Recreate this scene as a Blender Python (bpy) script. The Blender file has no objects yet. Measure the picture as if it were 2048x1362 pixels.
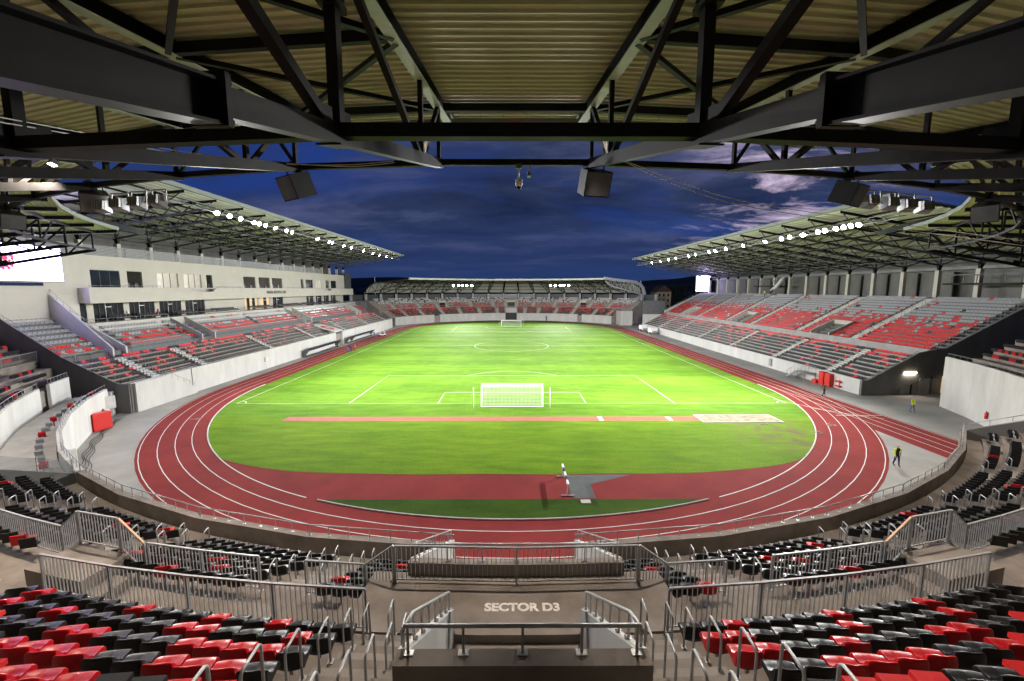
import bpy, math, random
from math import sin, cos, radians as rad, pi, sqrt, atan2, hypot, degrees
from mathutils import Vector, Matrix

random.seed(11)
S = bpy.context.scene
COL = S.collection

# ------------------------------------------------------------------ camera, sky, sun, exposure
CAM = Vector((-0.154, -102.617, 14.044))
cd = bpy.data.cameras.new('camera'); cam = bpy.data.objects.new('camera', cd); COL.objects.link(cam)
cd.sensor_width = 36.0; cd.lens = 36.0 * 831.63 / 2048.0
cd.clip_start = 0.05; cd.clip_end = 9000
cam.location = CAM
cam.rotation_euler = (rad(90 - 7.0475), 0, rad(-0.1702))
S.camera = cam

W = bpy.data.worlds.new('World'); S.world = W; W.use_nodes = True
nt = W.node_tree; nt.nodes.clear()
def wn(t, **k):
    n = nt.nodes.new(t)
    for a, b in k.items(): setattr(n, a, b)
    return n
out = wn('ShaderNodeOutputWorld'); bg = wn('ShaderNodeBackground')
sky = wn('ShaderNodeTexSky', sky_type='NISHITA', sun_disc=False)
sky.sun_elevation = rad(-2.0); sky.sun_rotation = rad(38); sky.altitude = 400; sky.ozone_density = 4.0
tc = wn('ShaderNodeTexCoord'); sep = wn('ShaderNodeSeparateXYZ')
nt.links.new(tc.outputs['Generated'], sep.inputs[0])
def wm(op, a, b=None, c=None):
    n = wn('ShaderNodeMath', operation=op)
    for i, v in enumerate((a, b, c)):
        if v is None: continue
        if isinstance(v, (int, float)): n.inputs[i].default_value = v
        else: nt.links.new(v, n.inputs[i])
    return n.outputs[0]
# cloud layer: direction projected on a flat ceiling of cloud
zz = wm('ADD', wm('MAXIMUM', sep.outputs[2], 0.0), 0.14)
cx = wm('DIVIDE', sep.outputs[0], zz); cy_ = wm('DIVIDE', sep.outputs[1], zz)
comb = wn('ShaderNodeCombineXYZ'); nt.links.new(cx, comb.inputs[0]); nt.links.new(cy_, comb.inputs[1])
def wnoise(scale, detail, rough, dist=0.0, off=(0, 0, 0)):
    mp = wn('ShaderNodeMapping'); mp.inputs['Location'].default_value = off; mp.inputs['Scale'].default_value = (0.75, 1.25, 1)
    nt.links.new(comb.outputs[0], mp.inputs[0])
    n = wn('ShaderNodeTexNoise'); n.inputs['Scale'].default_value = scale; n.inputs['Detail'].default_value = detail
    n.inputs['Roughness'].default_value = rough; n.inputs['Distortion'].default_value = dist
    nt.links.new(mp.outputs[0], n.inputs['Vector']); return n.outputs['Fac']
def wramp(fac, stops):
    r = wn('ShaderNodeValToRGB'); nt.links.new(fac, r.inputs[0])
    el = r.color_ramp.elements
    while len(el) < len(stops): el.new(0.5)
    for e, (p, c) in zip(el, stops): e.position = p; e.color = (*c, 1)
    return r.outputs[0]
def wmix(fac, a, b, mode='MIX'):
    n = wn('ShaderNodeMix', data_type='RGBA', blend_type=mode)
    if isinstance(fac, (int, float)): n.inputs[0].default_value = fac
    else: nt.links.new(fac, n.inputs[0])
    for i, v in ((6, a), (7, b)):
        if isinstance(v, tuple): n.inputs[i].default_value = (*v, 1)
        else: nt.links.new(v, n.inputs[i])
    return n.outputs[2]
SKYGAIN = 1.0
clear = wmix(1.0, sky.outputs[0], (0.22, 0.40, 1.0), 'MULTIPLY')
clear = wmix(0.82, clear, (0.0085, 0.022, 0.088))
n1 = wnoise(0.50, 8, 0.55, 0.5, (3.1, 0.4, 0))
cloud = wramp(wnoise(1.1, 8, 0.62, 0.3, (7.7, 2.2, 0)), [(0.30, (0.0055, 0.0095, 0.030)), (0.50, (0.014, 0.021, 0.053)), (0.72, (0.052, 0.058, 0.118))])
mask = wramp(n1, [(0.34, (0, 0, 0)), (0.52, (1, 1, 1))])
col = wmix(mask, clear, cloud)
# the break in the cloud where the last light comes through, low towards the right
dv = wn('ShaderNodeVectorMath', operation='DOT_PRODUCT'); nt.links.new(tc.outputs['Generated'], dv.inputs[0])
_a = rad(32); _e = rad(8.0); dv.inputs[1].default_value = (sin(_a) * cos(_e), cos(_a) * cos(_e), sin(_e))
glow = wramp(dv.outputs['Value'], [(0.972, (0, 0, 0)), (0.998, (1, 1, 1))])
brk = wramp(wnoise(1.7, 10, 0.66, 0.5, (1.2, 5.0, 0)), [(0.50, (0, 0, 0)), (0.60, (0.35, 0.35, 0.35)), (0.72, (1, 1, 1))])
col = wmix(wmix(1.0, glow, brk, 'MULTIPLY'), col, (0.78, 0.62, 0.80))
# the air thickens and darkens towards the horizon
hz = wramp(sep.outputs[2], [(0.0, (1, 1, 1)), (0.06, (0.7, 0.7, 0.7)), (0.20, (0, 0, 0))])
col = wmix(hz, col, (0.010, 0.022, 0.075))
nt.links.new(col, bg.inputs[0]); bg.inputs[1].default_value = 1.6
nt.links.new(bg.outputs[0], out.inputs[0])

sd = bpy.data.lights.new('dusk_sun', 'SUN'); sd.energy = 0.02; sd.angle = rad(12); sd.color = (0.9, 0.8, 1.0)
sun = bpy.data.objects.new('dusk_sun', sd); COL.objects.link(sun)
sun.rotation_euler = (rad(82), 0, rad(180 - 38))

S.view_settings.view_transform = 'Standard'; S.view_settings.look = 'None'
S.view_settings.exposure = 0.28; S.view_settings.gamma = 1.0
S.cycles.use_denoising = True
S.cycles.max_bounces = 6; S.cycles.diffuse_bounces = 3; S.cycles.glossy_bounces = 3; S.cycles.transmission_bounces = 4
S.cycles.transparent_max_bounces = 12
S.cycles.sample_clamp_indirect = 4.0
S.cycles.caustics_reflective = False; S.cycles.caustics_refractive = False
S.cycles.use_light_tree = True

# ------------------------------------------------------------------ materials
MATS = {}
def pm(name, color, rough=0.6, metal=0.0, var=0.12, scale=1.5, bump=0.0, bscale=40, stretch=(1, 1, 1), spec=0.5, emit=None, estr=0.0,
       color2=None, alpha=None, coat=0.0, trans=0.0, detail=6):
    m = bpy.data.materials.new(name); m.use_nodes = True
    n = m.node_tree; b = n.nodes['Principled BSDF']
    geo = n.nodes.new('ShaderNodeNewGeometry'); mp = n.nodes.new('ShaderNodeMapping'); mp.inputs['Scale'].default_value = stretch
    n.links.new(geo.outputs['Position'], mp.inputs[0])
    no = n.nodes.new('ShaderNodeTexNoise'); no.inputs['Scale'].default_value = scale; no.inputs['Detail'].default_value = detail
    no.inputs['Roughness'].default_value = 0.62
    n.links.new(mp.outputs[0], no.inputs['Vector'])
    rp = n.nodes.new('ShaderNodeValToRGB'); n.links.new(no.outputs['Fac'], rp.inputs[0])
    c2 = color2 or tuple(max(0, c * (1 + var)) for c in color)
    c1 = color if color2 else tuple(max(0, c * (1 - var)) for c in color)
    rp.color_ramp.elements[0].position = 0.33; rp.color_ramp.elements[1].position = 0.67
    rp.color_ramp.elements[0].color = (*c1, 1); rp.color_ramp.elements[1].color = (*c2, 1)
    n.links.new(rp.outputs[0], b.inputs['Base Color'])
    b.inputs['Roughness'].default_value = rough; b.inputs['Metallic'].default_value = metal
    b.inputs['Specular IOR Level'].default_value = 0.12 if (rough >= 0.75 and spec == 0.5) else spec
    if coat: b.inputs['Coat Weight'].default_value = coat
    if trans: b.inputs['Transmission Weight'].default_value = trans
    if alpha is not None: b.inputs['Alpha'].default_value = alpha
    if bump:
        bn = n.nodes.new('ShaderNodeTexNoise'); bn.inputs['Scale'].default_value = bscale; bn.inputs['Detail'].default_value = 4
        n.links.new(geo.outputs['Position'], bn.inputs['Vector'])
        bp = n.nodes.new('ShaderNodeBump'); bp.inputs['Strength'].default_value = bump; bp.inputs['Distance'].default_value = 0.02
        n.links.new(bn.outputs['Fac'], bp.inputs['Height']); n.links.new(bp.outputs[0], b.inputs['Normal'])
    if emit:
        b.inputs['Emission Color'].default_value = (*emit, 1); b.inputs['Emission Strength'].default_value = estr
    MATS[name] = m
    return m

pm('concrete_pale', (0.50, 0.49, 0.465), 0.8, var=0.12, scale=0.5, bump=0.18, stretch=(1, 1, 0.35), detail=10)
pm('concrete_white', (0.53, 0.53, 0.51), 0.8, var=0.10, scale=0.55, stretch=(1, 1, 0.3), bump=0.12, detail=10)
pm('concrete_near', (0.165, 0.139, 0.120), 0.85, color2=(0.270, 0.236, 0.208), scale=0.9, bump=0.25, detail=9)
pm('concrete_step', (0.26, 0.235, 0.21), 0.85, var=0.16, scale=1.1, bump=0.2)
pm('concrete_grey', (0.36, 0.355, 0.34), 0.85, var=0.12, scale=0.8, bump=0.2)
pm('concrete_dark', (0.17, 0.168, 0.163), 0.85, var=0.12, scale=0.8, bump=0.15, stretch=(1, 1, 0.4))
pm('concrete_apron', (0.235, 0.232, 0.217), 0.8, color2=(0.325, 0.318, 0.298), scale=0.25, bump=0.15, detail=10)
pm('render_cream', (0.56, 0.53, 0.485), 0.8, var=0.04, scale=0.5)
pm('terrain_dark', (0.03, 0.035, 0.03), 0.95, var=0.3, scale=0.02)
pm('hill_dark', (0.020, 0.034, 0.040), 0.95, var=0.3, scale=0.006)
pm('steel_dark', (0.0075, 0.0072, 0.0075), 0.55, var=0.6, scale=1.4, bump=0.05, spec=0.16)
pm('steel_truss', (0.075, 0.078, 0.082), 0.55, var=0.25, scale=1.5, spec=0.3)
pm('steel_mid', (0.10, 0.105, 0.11), 0.42, var=0.2, metal=0.3)
pm('galvanised', (0.31, 0.315, 0.32), 0.42, var=0.16, scale=6, metal=0.35)
pm('galvanised_dull', (0.30, 0.305, 0.31), 0.5, var=0.2, scale=6, metal=0.55)
pm('deck_under', (0.54, 0.55, 0.32), 0.45, var=0.10, scale=0.6)  # beige sheet metal, green bounce light from the pitch put into its colour
pm('rafter_flange_bounce', (0.33, 0.39, 0.26), 0.55, var=0.12, scale=1.5)  # bounce light of the grass painted on: paler, greener than the rest of the chord
pm('deck_white', (0.72, 0.71, 0.64), 0.5, var=0.06, scale=0.6)
pm('fascia_end', (0.10, 0.105, 0.107), 0.9, var=0.06)
pm('fascia', (0.27, 0.282, 0.285), 0.85, var=0.06)
pm('seat_red', (0.43, 0.005, 0.009), 0.30, var=0.14, scale=3, spec=0.24)
pm('seat_black', (0.010, 0.010, 0.0115), 0.36, var=0.3, scale=3, spec=0.24)
pm('seat_grey', (0.30, 0.31, 0.33), 0.3, var=0.12, scale=5)
pm('seat_black_matt', (0.016, 0.016, 0.018), 0.55, var=0.2, scale=5, spec=0.25)
pm('seat_red_matt', (0.58, 0.012, 0.016), 0.5, var=0.10, scale=5, spec=0.3)
pm('seat_white', (0.62, 0.62, 0.62), 0.35, var=0.06, scale=5)
pm('white_paint', (0.78, 0.78, 0.77), 0.6, var=0.05, scale=4)
pm('line_paint', (0.60, 0.61, 0.58), 0.75, var=0.10, scale=3)
pm('text_paint', (0.52, 0.48, 0.44), 0.8, color2=(0.80, 0.76, 0.71), scale=7, detail=10)
pm('white_plastic', (0.72, 0.72, 0.73), 0.4, var=0.04)
pm('black_plastic', (0.008, 0.008, 0.009), 0.5, var=0.2, spec=0.3)
pm('rubber', (0.015, 0.015, 0.016), 0.7)
pm('cabinet_red', (0.62, 0.022, 0.016), 0.4, var=0.06)
pm('sand', (0.27, 0.23, 0.165), 0.95, var=0.35, scale=1.4, bump=0.6, bscale=9)
pm('runway_red', (0.36, 0.115, 0.10), 0.85, var=0.10, scale=1.0)
pm('net_cord', (0.70, 0.70, 0.68), 0.8, var=0.05)
pm('glass_dark', (0.020, 0.026, 0.032), 0.06, spec=0.8, var=0.2, scale=0.4)
pm('glass_clear', (0.30, 0.34, 0.37), 0.15, alpha=0.20, var=0.05, spec=0.3)
pm('glass_warm', (0.30, 0.24, 0.15), 0.12, emit=(1.0, 0.72, 0.38), estr=0.55, var=0.1)
pm('room_lit', (0.6, 0.58, 0.52), 0.8, emit=(1.0, 0.95, 0.86), estr=0.3)
pm('room_dim', (0.34, 0.33, 0.31), 0.85)
pm('mullion', (0.055, 0.055, 0.06), 0.45)
pm('screen_white', (0.6, 0.6, 0.65), 0.5, emit=(0.54, 0.47, 1.0), estr=17.0, var=0.0)
pm('crest_white', (0.7, 0.7, 0.7), 0.5, emit=(1, 1, 1), estr=0.8, var=0.0)
pm('screen_red', (0.5, 0.02, 0.12), 0.5, emit=(0.62, 0.035, 0.16), estr=0.95, var=0.0)
pm('lamp_lens', (0.9, 0.9, 0.9), 0.3, emit=(1.0, 0.99, 0.96), estr=90.0, var=0.0)
pm('lamp_warm', (0.9, 0.9, 0.9), 0.3, emit=(1.0, 0.80, 0.55), estr=14.0, var=0.0)
pm('skin', (0.48, 0.29, 0.21), 0.55, var=0.05)
pm('hair_dark', (0.03, 0.022, 0.018), 0.7)
pm('cloth_black', (0.02, 0.02, 0.022), 0.85)
pm('cloth_navy', (0.02, 0.03, 0.09), 0.85)
pm('cloth_blue', (0.04, 0.10, 0.36), 0.85)
pm('denim', (0.09, 0.16, 0.32), 0.85)
pm('cloth_olive', (0.10, 0.10, 0.045), 0.85)
pm('cloth_tan', (0.30, 0.24, 0.17), 0.85)
pm('hivis', (0.62, 0.78, 0.03), 0.7)
pm('hivis_yellow', (0.62, 0.78, 0.05), 0.7)  # even high-visibility yellow for the jacket and the vest
pm('house_wall', (0.42, 0.34, 0.22), 0.9)
pm('house_roof', (0.10, 0.06, 0.045), 0.9)
pm('foliage', (0.020, 0.035, 0.016), 0.9, var=0.5, scale=2)
pm('bark', (0.04, 0.03, 0.022), 0.95)
pm('banner', (0.74, 0.73, 0.71), 0.6, var=0.04)
pm('banner_red', (0.60, 0.06, 0.045), 0.6)
pm('cable', (0.62, 0.60, 0.57), 0.6)
pm('wood_cap', (0.55, 0.36, 0.24), 0.6)

def grass_mat(name, ca, cb, bands=0.0, worn=0.0):
    m = bpy.data.materials.new(name); m.use_nodes = True; MATS[name] = m
    n = m.node_tree; b = n.nodes['Principled BSDF']; L = n.links
    geo = n.nodes.new('ShaderNodeNewGeometry')
    def noise(sc, det, st=(1, 1, 1)):
        mp = n.nodes.new('ShaderNodeMapping'); mp.inputs['Scale'].default_value = st; L.new(geo.outputs['Position'], mp.inputs[0])
        t = n.nodes.new('ShaderNodeTexNoise'); t.inputs['Scale'].default_value = sc; t.inputs['Detail'].default_value = det
        t.inputs['Roughness'].default_value = 0.65; L.new(mp.outputs[0], t.inputs['Vector']); return t.outputs['Fac']
    def ramp(f, p0, p1, c0, c1):
        r = n.nodes.new('ShaderNodeValToRGB'); L.new(f, r.inputs[0]); e = r.color_ramp.elements
        e[0].position = p0; e[1].position = p1; e[0].color = (*c0, 1); e[1].color = (*c1, 1); return r.outputs[0]
    def mix(f, a, b2, mode='MIX'):
        x = n.nodes.new('ShaderNodeMix'); x.data_type = 'RGBA'; x.blend_type = mode
        if isinstance(f, float): x.inputs[0].default_value = f
        else: L.new(f, x.inputs[0])
        for i, v in ((6, a), (7, b2)):
            if isinstance(v, tuple): x.inputs[i].default_value = (*v, 1)
            else: L.new(v, x.inputs[i])
        return x.outputs[2]
    c = ramp(noise(0.10, 8), 0.35, 0.65, ca, cb)
    c = mix(0.75, c, ramp(noise(0.8, 10, (0.30, 1.2, 1)), 0.3, 0.7, (0.58, 0.60, 0.50), (1.32, 1.24, 1.15)), 'MULTIPLY')
    c = mix(0.65, c, ramp(noise(9, 6), 0.3, 0.7, (0.55, 0.58, 0.5), (1.38, 1.34, 1.25)), 'MULTIPLY')
    if bands:
        sp = n.nodes.new('ShaderNodeSeparateXYZ'); L.new(geo.outputs['Position'], sp.inputs[0])
        mu = n.nodes.new('ShaderNodeMath'); mu.operation = 'MULTIPLY'; mu.inputs[1].default_value = 2 * pi / 10.5; L.new(sp.outputs[1], mu.inputs[0])
        si = n.nodes.new('ShaderNodeMath'); si.operation = 'SINE'; L.new(mu.outputs[0], si.inputs[0])
        ma = n.nodes.new('ShaderNodeMath'); ma.operation = 'MULTIPLY_ADD'; ma.inputs[1].default_value = 1.4; ma.inputs[2].default_value = 0.5; ma.use_clamp = True
        L.new(si.outputs[0], ma.inputs[0])
        c = mix(bands, c, ramp(ma.outputs[0], 0.0, 1.0, (0.66, 0.72, 0.60), (1.08, 1.05, 1.05)), 'MULTIPLY')
        c = mix(0.30, c, ramp(noise(0.9, 3, (1.0, 0.02, 1)), 0.4, 0.6, (0.9, 0.92, 0.9), (1.08, 1.05, 1.06)), 'MULTIPLY')
    if worn:
        mp = n.nodes.new('ShaderNodeVectorMath'); mp.operation = 'DISTANCE'; L.new(geo.outputs['Position'], mp.inputs[0]); mp.inputs[1].default_value = (26.5, -63.5, 0)
        f = ramp(mp.outputs['Value'], 0.0, 0.9, (1, 1, 1), (0, 0, 0))
        md = n.nodes.new('ShaderNodeMath'); md.operation = 'DIVIDE'; md.inputs[1].default_value = 7.0; L.new(mp.outputs['Value'], md.inputs[0])
        f = ramp(md.outputs[0], 0.2, 1.0, (1, 1, 1), (0, 0, 0))
        g = mix(1.0, f, ramp(noise(0.55, 6), 0.42, 0.60, (0, 0, 0), (1, 1, 1)), 'MULTIPLY')
        c = mix(g, c, (0.13, 0.11, 0.045))
    L.new(c, b.inputs['Base Color']); b.inputs['Roughness'].default_value = 0.85; b.inputs['Specular IOR Level'].default_value = 0.06
    bn = n.nodes.new('ShaderNodeBump'); bn.inputs['Strength'].default_value = 0.5; bn.inputs['Distance'].default_value = 0.03
    L.new(noise(22, 4), bn.inputs['Height']); L.new(bn.outputs[0], b.inputs['Normal'])
    return m
grass_mat('grass_pitch', (0.088, 0.200, 0.012), (0.122, 0.245, 0.020), bands=0.45)
grass_mat('grass_end', (0.095, 0.192, 0.006), (0.135, 0.240, 0.010), worn=1.0)
grass_mat('grass_dark', (0.030, 0.070, 0.006), (0.050, 0.095, 0.010))
def track_mat():
    m = pm('track_red', (0.165, 0.019, 0.019), 0.9, color2=(0.222, 0.028, 0.025), scale=0.28, bump=0.3, bscale=90, detail=12)
track_mat()

# ------------------------------------------------------------------ mesh helpers
class MB:
    def __init__(s): s.v = []; s.f = []; s.m = []
    def add(s, vs, fs, mi=0):
        o = len(s.v); s.v.extend(tuple(v) for v in vs); s.f.extend(tuple(i + o for i in f) for f in fs); s.m.extend([mi] * len(fs)); return s
    def box(s, x0, x1, y0, y1, z0, z1, mi=0):
        return s.add([(x0, y0, z0), (x1, y0, z0), (x1, y1, z0), (x0, y1, z0), (x0, y0, z1), (x1, y0, z1), (x1, y1, z1), (x0, y1, z1)],
                     [(0, 3, 2, 1), (4, 5, 6, 7), (0, 1, 5, 4), (1, 2, 6, 5), (2, 3, 7, 6), (3, 0, 4, 7)], mi)
    def hexa(s, b, t, mi=0):
        return s.add(list(b) + list(t), [(0, 3, 2, 1), (4, 5, 6, 7), (0, 1, 5, 4), (1, 2, 6, 5), (2, 3, 7, 6), (3, 0, 4, 7)], mi)
    def prism(s, prof, a, b, axis='y', mi=0):
        """prof: closed list of 2-D points in the plane across AXIS, extruded from a to b"""
        n = len(prof)
        def P(p, t):
            return (p[0], t, p[1]) if axis == 'y' else (t, p[0], p[1]) if axis == 'x' else (p[0], p[1], t)
        vs = [P(p, a) for p in prof] + [P(p, b) for p in prof]
        fs = [tuple(range(n)), tuple(range(2 * n - 1, n - 1, -1))] + [(i, i + n, (i + 1) % n + n, (i + 1) % n) for i in range(n)]
        return s.add(vs, fs, mi)
    def bar(s, p, q, w, h=None, up=(0, 0, 1), mi=0):
        h = h or w; p = Vector(p); q = Vector(q); d = (q - p)
        if d.length < 1e-6: return s
        d.normalize(); u = Vector(up)
        if abs(d.dot(u)) > 0.98: u = Vector((1, 0, 0)) if abs(d.x) < 0.9 else Vector((0, 1, 0))
        r = d.cross(u).normalized(); u = r.cross(d)
        c = [r * (-w / 2) - u * (h / 2), r * (w / 2) - u * (h / 2), r * (w / 2) + u * (h / 2), r * (-w / 2) + u * (h / 2)]
        return s.hexa([p + k for k in c], [q + k for k in c], mi)
    def ibeam(s, p, q, w, h, t=0.025, up=(0, 0, 1), mi=0, low=None):
        p = Vector(p); q = Vector(q); d = (q - p).normalized(); u = Vector(up); r = d.cross(u).normalized(); u = r.cross(d)
        for o in (-1, 1): s.bar(p + u * o * (h / 2 - t / 2), q + u * o * (h / 2 - t / 2), w, t, up, low if (low is not None and o < 0) else mi)
        return s.bar(p, q, t, h - 2 * t, up, mi)
    def tube(s, pts, r, n=8, mi=0, cap=True):
        pts = [Vector(p) for p in pts]; rings = []; o = len(s.v); pu = None
        for i, p in enumerate(pts):
            d = (pts[min(i + 1, len(pts) - 1)] - pts[max(i - 1, 0)]).normalized()
            if pu is None: pu = Vector((0, 0, 1)) if abs(d.z) < 0.9 else Vector((1, 0, 0))
            a = d.cross(pu).normalized(); b = a.cross(d); pu = b
            rr = r[i] if isinstance(r, (list, tuple)) else r
            s.v.extend(tuple(p + (a * cos(2 * pi * k / n) + b * sin(2 * pi * k / n)) * rr) for k in range(n))
        for i in range(len(pts) - 1):
            for k in range(n):
                s.f.append((o + i * n + k, o + i * n + (k + 1) % n, o + (i + 1) * n + (k + 1) % n, o + (i + 1) * n + k)); s.m.append(mi)
        if cap:
            s.f.append(tuple(o + k for k in range(n))[::-1]); s.f.append(tuple(o + (len(pts) - 1) * n + k for k in range(n))); s.m += [mi, mi]
        return s
    def mesh(s, name, mats, smooth=False):
        me = bpy.data.meshes.new(name); me.from_pydata(s.v, [], s.f)
        for m in (mats if isinstance(mats, (list, tuple)) else [mats]): me.materials.append(MATS[m])
        me.polygons.foreach_set('material_index', s.m)
        if smooth: me.polygons.foreach_set('use_smooth', [True] * len(s.f))
        me.update(); return me
    def build(s, name, mats, parent=None, smooth=False, loc=None):
        if loc is not None: s.v = [(a - loc[0], b - loc[1], c - loc[2]) for a, b, c in s.v]
        elif parent is not None and tuple(parent.location) != (0, 0, 0) and parent.get('_world'):
            L = parent.location; s.v = [(a - L[0], b - L[1], c - L[2]) for a, b, c in s.v]
        return link(name, s.mesh(name, mats, smooth), parent, loc)

def link(name, me, parent=None, loc=None, rotz=None):
    o = bpy.data.objects.new(name, me); COL.objects.link(o)
    if parent is not None: o.parent = parent
    if loc is not None: o.location = loc
    if rotz is not None: o.rotation_euler = (0, 0, rotz)
    return o
def tag(o, label=None, cat=None, group=None, kind=None):
    if label: o['label'] = label
    if cat: o['category'] = cat
    if group: o['group'] = group
    if kind: o['kind'] = kind
    return o
def empty(name, loc=(0, 0, 0), rotz=0, parent=None):
    o = bpy.data.objects.new(name, None); o.empty_display_size = 0.2; COL.objects.link(o)
    o.location = loc; o.rotation_euler = (0, 0, rotz)
    if parent: o.parent = parent
    return o
def copy_tree(o, parent=None):
    c = o.copy(); COL.objects.link(c); c.parent = parent
    for ch in list(o.children): copy_tree(ch, c)
    return c
ORD = ['first', 'second', 'third', 'fourth', 'fifth', 'sixth', 'seventh', 'eighth', 'ninth', 'tenth', 'eleventh', 'twelfth', 'thirteenth', 'fourteenth',
       'fifteenth', 'sixteenth', 'seventeenth', 'eighteenth', 'nineteenth', 'twentieth', 'twenty-first', 'twenty-second', 'twenty-third', 'twenty-fourth',
       'twenty-fifth', 'twenty-sixth', 'twenty-seventh', 'twenty-eighth', 'twenty-ninth', 'thirtieth', 'thirty-first', 'thirty-second', 'thirty-third']
ORD += ['%d-th' % i for i in range(34, 90)]

YC = 37.5                                    # the curved ends are struck about (0, -YC) and (0, +YC)
def PN(R, a, z): return Vector((R * sin(a), -YC - R * cos(a), z))     # near end, a from the middle, + to the right
def PF(R, a, z): return Vector((R * sin(a), YC + R * cos(a), z))
def sector(mb, P, a0, a1, r0, r1, z0, z1, da=rad(2.0), mi=0, zz=None):
    """solid ring sector between angles (zz: (z at r0, z at r1) for a sloped top)"""
    n = max(1, int(math.ceil(abs(a1 - a0) / da - 1e-6))); o = len(mb.v)
    ta, tb = zz or (z1, z1)
    for i in range(n + 1):
        a = a0 + (a1 - a0) * i / n
        for r, z in ((r0, z0), (r1, z0), (r1, tb), (r0, ta)): mb.v.append(tuple(P(r, a, z)))
    for i in range(n):
        b = o + i * 4; c = b + 4
        for k in range(4):
            mb.f.append((b + k, b + (k + 1) % 4, c + (k + 1) % 4, c + k)); mb.m.append(mi)
    mb.f.append((o, o + 3, o + 2, o + 1)); e = o + n * 4; mb.f.append((e, e + 1, e + 2, e + 3)); mb.m += [mi, mi]
    return mb

exec_later = []
# ------------------------------------------------------------------ the ground, the track, the pitch
def sheet(name, pts, z, mat, kind='structure'):
    mb = MB(); mb.add([(x, y, z) for x, y in pts], [tuple(range(len(pts)))]); o = mb.build(name, mat); tag(o, kind=kind); return o
HS = 42.2
def oval(r, n=48):
    p = [(r * cos(-pi + pi * i / n), -HS + r * sin(-pi + pi * i / n)) for i in range(n + 1)]
    p += [(r * cos(pi * i / n), HS + r * sin(pi * i / n)) for i in range(n + 1)]
    return p
sheet('ground', [(-3000, -1500), (3000, -1500), (3000, 6000), (-3000, 6000)], -0.02, 'terrain_dark')
def circle_pts(r, y0, n=64): return [(r * cos(2 * pi * i / n), y0 + r * sin(2 * pi * i / n)) for i in range(n)]
sheet('apron_pavement', [(-70, -100), (70, -100), (70, 110), (-70, 110)], 0.0, 'concrete_apron')
sheet('sprint_track_surface', [(36.4, -30), (41.65, -30), (41.65, -78), (36.4, -78)], 0.004, 'track_red')
sheet('running_track', oval(41.62), 0.008, 'track_red')
# infield grass: the inner oval cut off towards the camera at Y = -72.3
def infield(lo, hi, r=36.45):
    pts = []
    n = 160
    full = oval(r, 60)
    def clip(poly, keep, inter):
        outp = []
        for i in range(len(poly)):
            a, b = poly[i], poly[(i + 1) % len(poly)]
            if keep(a): outp.append(a)
            if keep(a) != keep(b): outp.append(inter(a, b))
        return outp
    def it(Y):
        return lambda a, b: (a[0] + (b[0] - a[0]) * (Y - a[1]) / (b[1] - a[1]), Y)
    if lo is not None: full = clip(full, lambda p: p[1] >= lo, it(lo))
    if hi is not None: full = clip(full, lambda p: p[1] <= hi, it(hi))
    return full
sheet('pitch_grass', infield(-57.95, None), 0.018, 'grass_pitch')
# the end zone bows inwards at its near corners
endp = [p for p in infield(-72.3, -57.95)]
def bow(p):
    x, y = p
    if y < -69.2:
        lim = 24.4 - 15.0 * max(0, (-y - 69.2) / 3.1) ** 2.4
        x = max(-lim, min(lim, x))
    return (x, y)
def end_zone():
    pts = []
    for i in range(25):                     # left edge going towards the camera
        y = -57.95 - (69.4 - 57.95) * i / 24; pts.append((-sqrt(36.45 ** 2 - (y + HS) ** 2), y))
    x0 = -pts[-1][0]
    for i in range(1, 41):
        t = i / 40; x = -x0 + 2 * x0 * t; s = abs(2 * t - 1)
        pts.append((x, -72.35 + 2.95 * s ** 4.5 + 0.05 * sin(31 * t)))
    for i in range(25):
        y = -69.4 + (69.4 - 57.95) * i / 24; pts.append((sqrt(36.45 ** 2 - (y + HS) ** 2), y))
    return pts
sheet('end_grass', end_zone(), 0.018, 'grass_end')
dg = [(-sqrt(36.4 ** 2 - (76.15 - HS) ** 2), -76.15)]
a0 = atan2(dg[0][0], 76.15 - HS)
dg = [(36.4 * sin(a0 + (-2 * a0) * i / 40), -HS - 36.4 * cos(a0 + (-2 * a0) * i / 40)) for i in range(41)]
sheet('bend_grass', dg, 0.018, 'grass_dark')

def stripe(mb, pts, w, z, closed=False):
    n = len(pts)
    L = []
    for i, p in enumerate(pts):
        a = pts[i - 1] if (i or closed) else p; b = pts[(i + 1) % n] if (i < n - 1 or closed) else p
        d = Vector((b[0] - a[0], b[1] - a[1])).normalized(); q = Vector((-d.y, d.x)) * (w / 2)
        L += [(p[0] + q.x, p[1] + q.y, z), (p[0] - q.x, p[1] - q.y, z)]
    fs = [(2 * i, 2 * i + 1, 2 * ((i + 1) % n) + 1, 2 * ((i + 1) % n)) for i in range(n if closed else n - 1)]
    return mb.add(L, fs)
for k in range(1, 5):
    mb = MB(); stripe(mb, oval(36.5 + 1.22 * k, 60), 0.06, 0.021, True); tag(mb.build('lane_line', 'line_paint'), kind='structure')
for s in (-1, 1):                                             # the inner line where the kerb stops
    for g in (-1, 1):
        aa = [rad(22.6 + 20.8 * i / 24) for i in range(25)]
        mb = MB(); stripe(mb, [(g * 36.5 * sin(a), s * (HS + 36.5 * cos(a))) for a in aa], 0.075, 0.021)
        if s < 0: tag(mb.build('lane_line', 'line_paint'), kind='structure')
for k in range(0, 4):
    mb = MB(); stripe(mb, [(36.5 + 1.22 * k + 1.22, -38), (36.5 + 1.22 * k + 1.22, -78)], 0.07, 0.025); tag(mb.build('lane_line', 'line_paint'), kind='structure')
mb = MB(); stripe(mb, [(36.2, -57.6), (41.4, -57.6)], 0.08, 0.029); tag(mb.build('finish_line', 'line_paint'), kind='structure')
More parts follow.
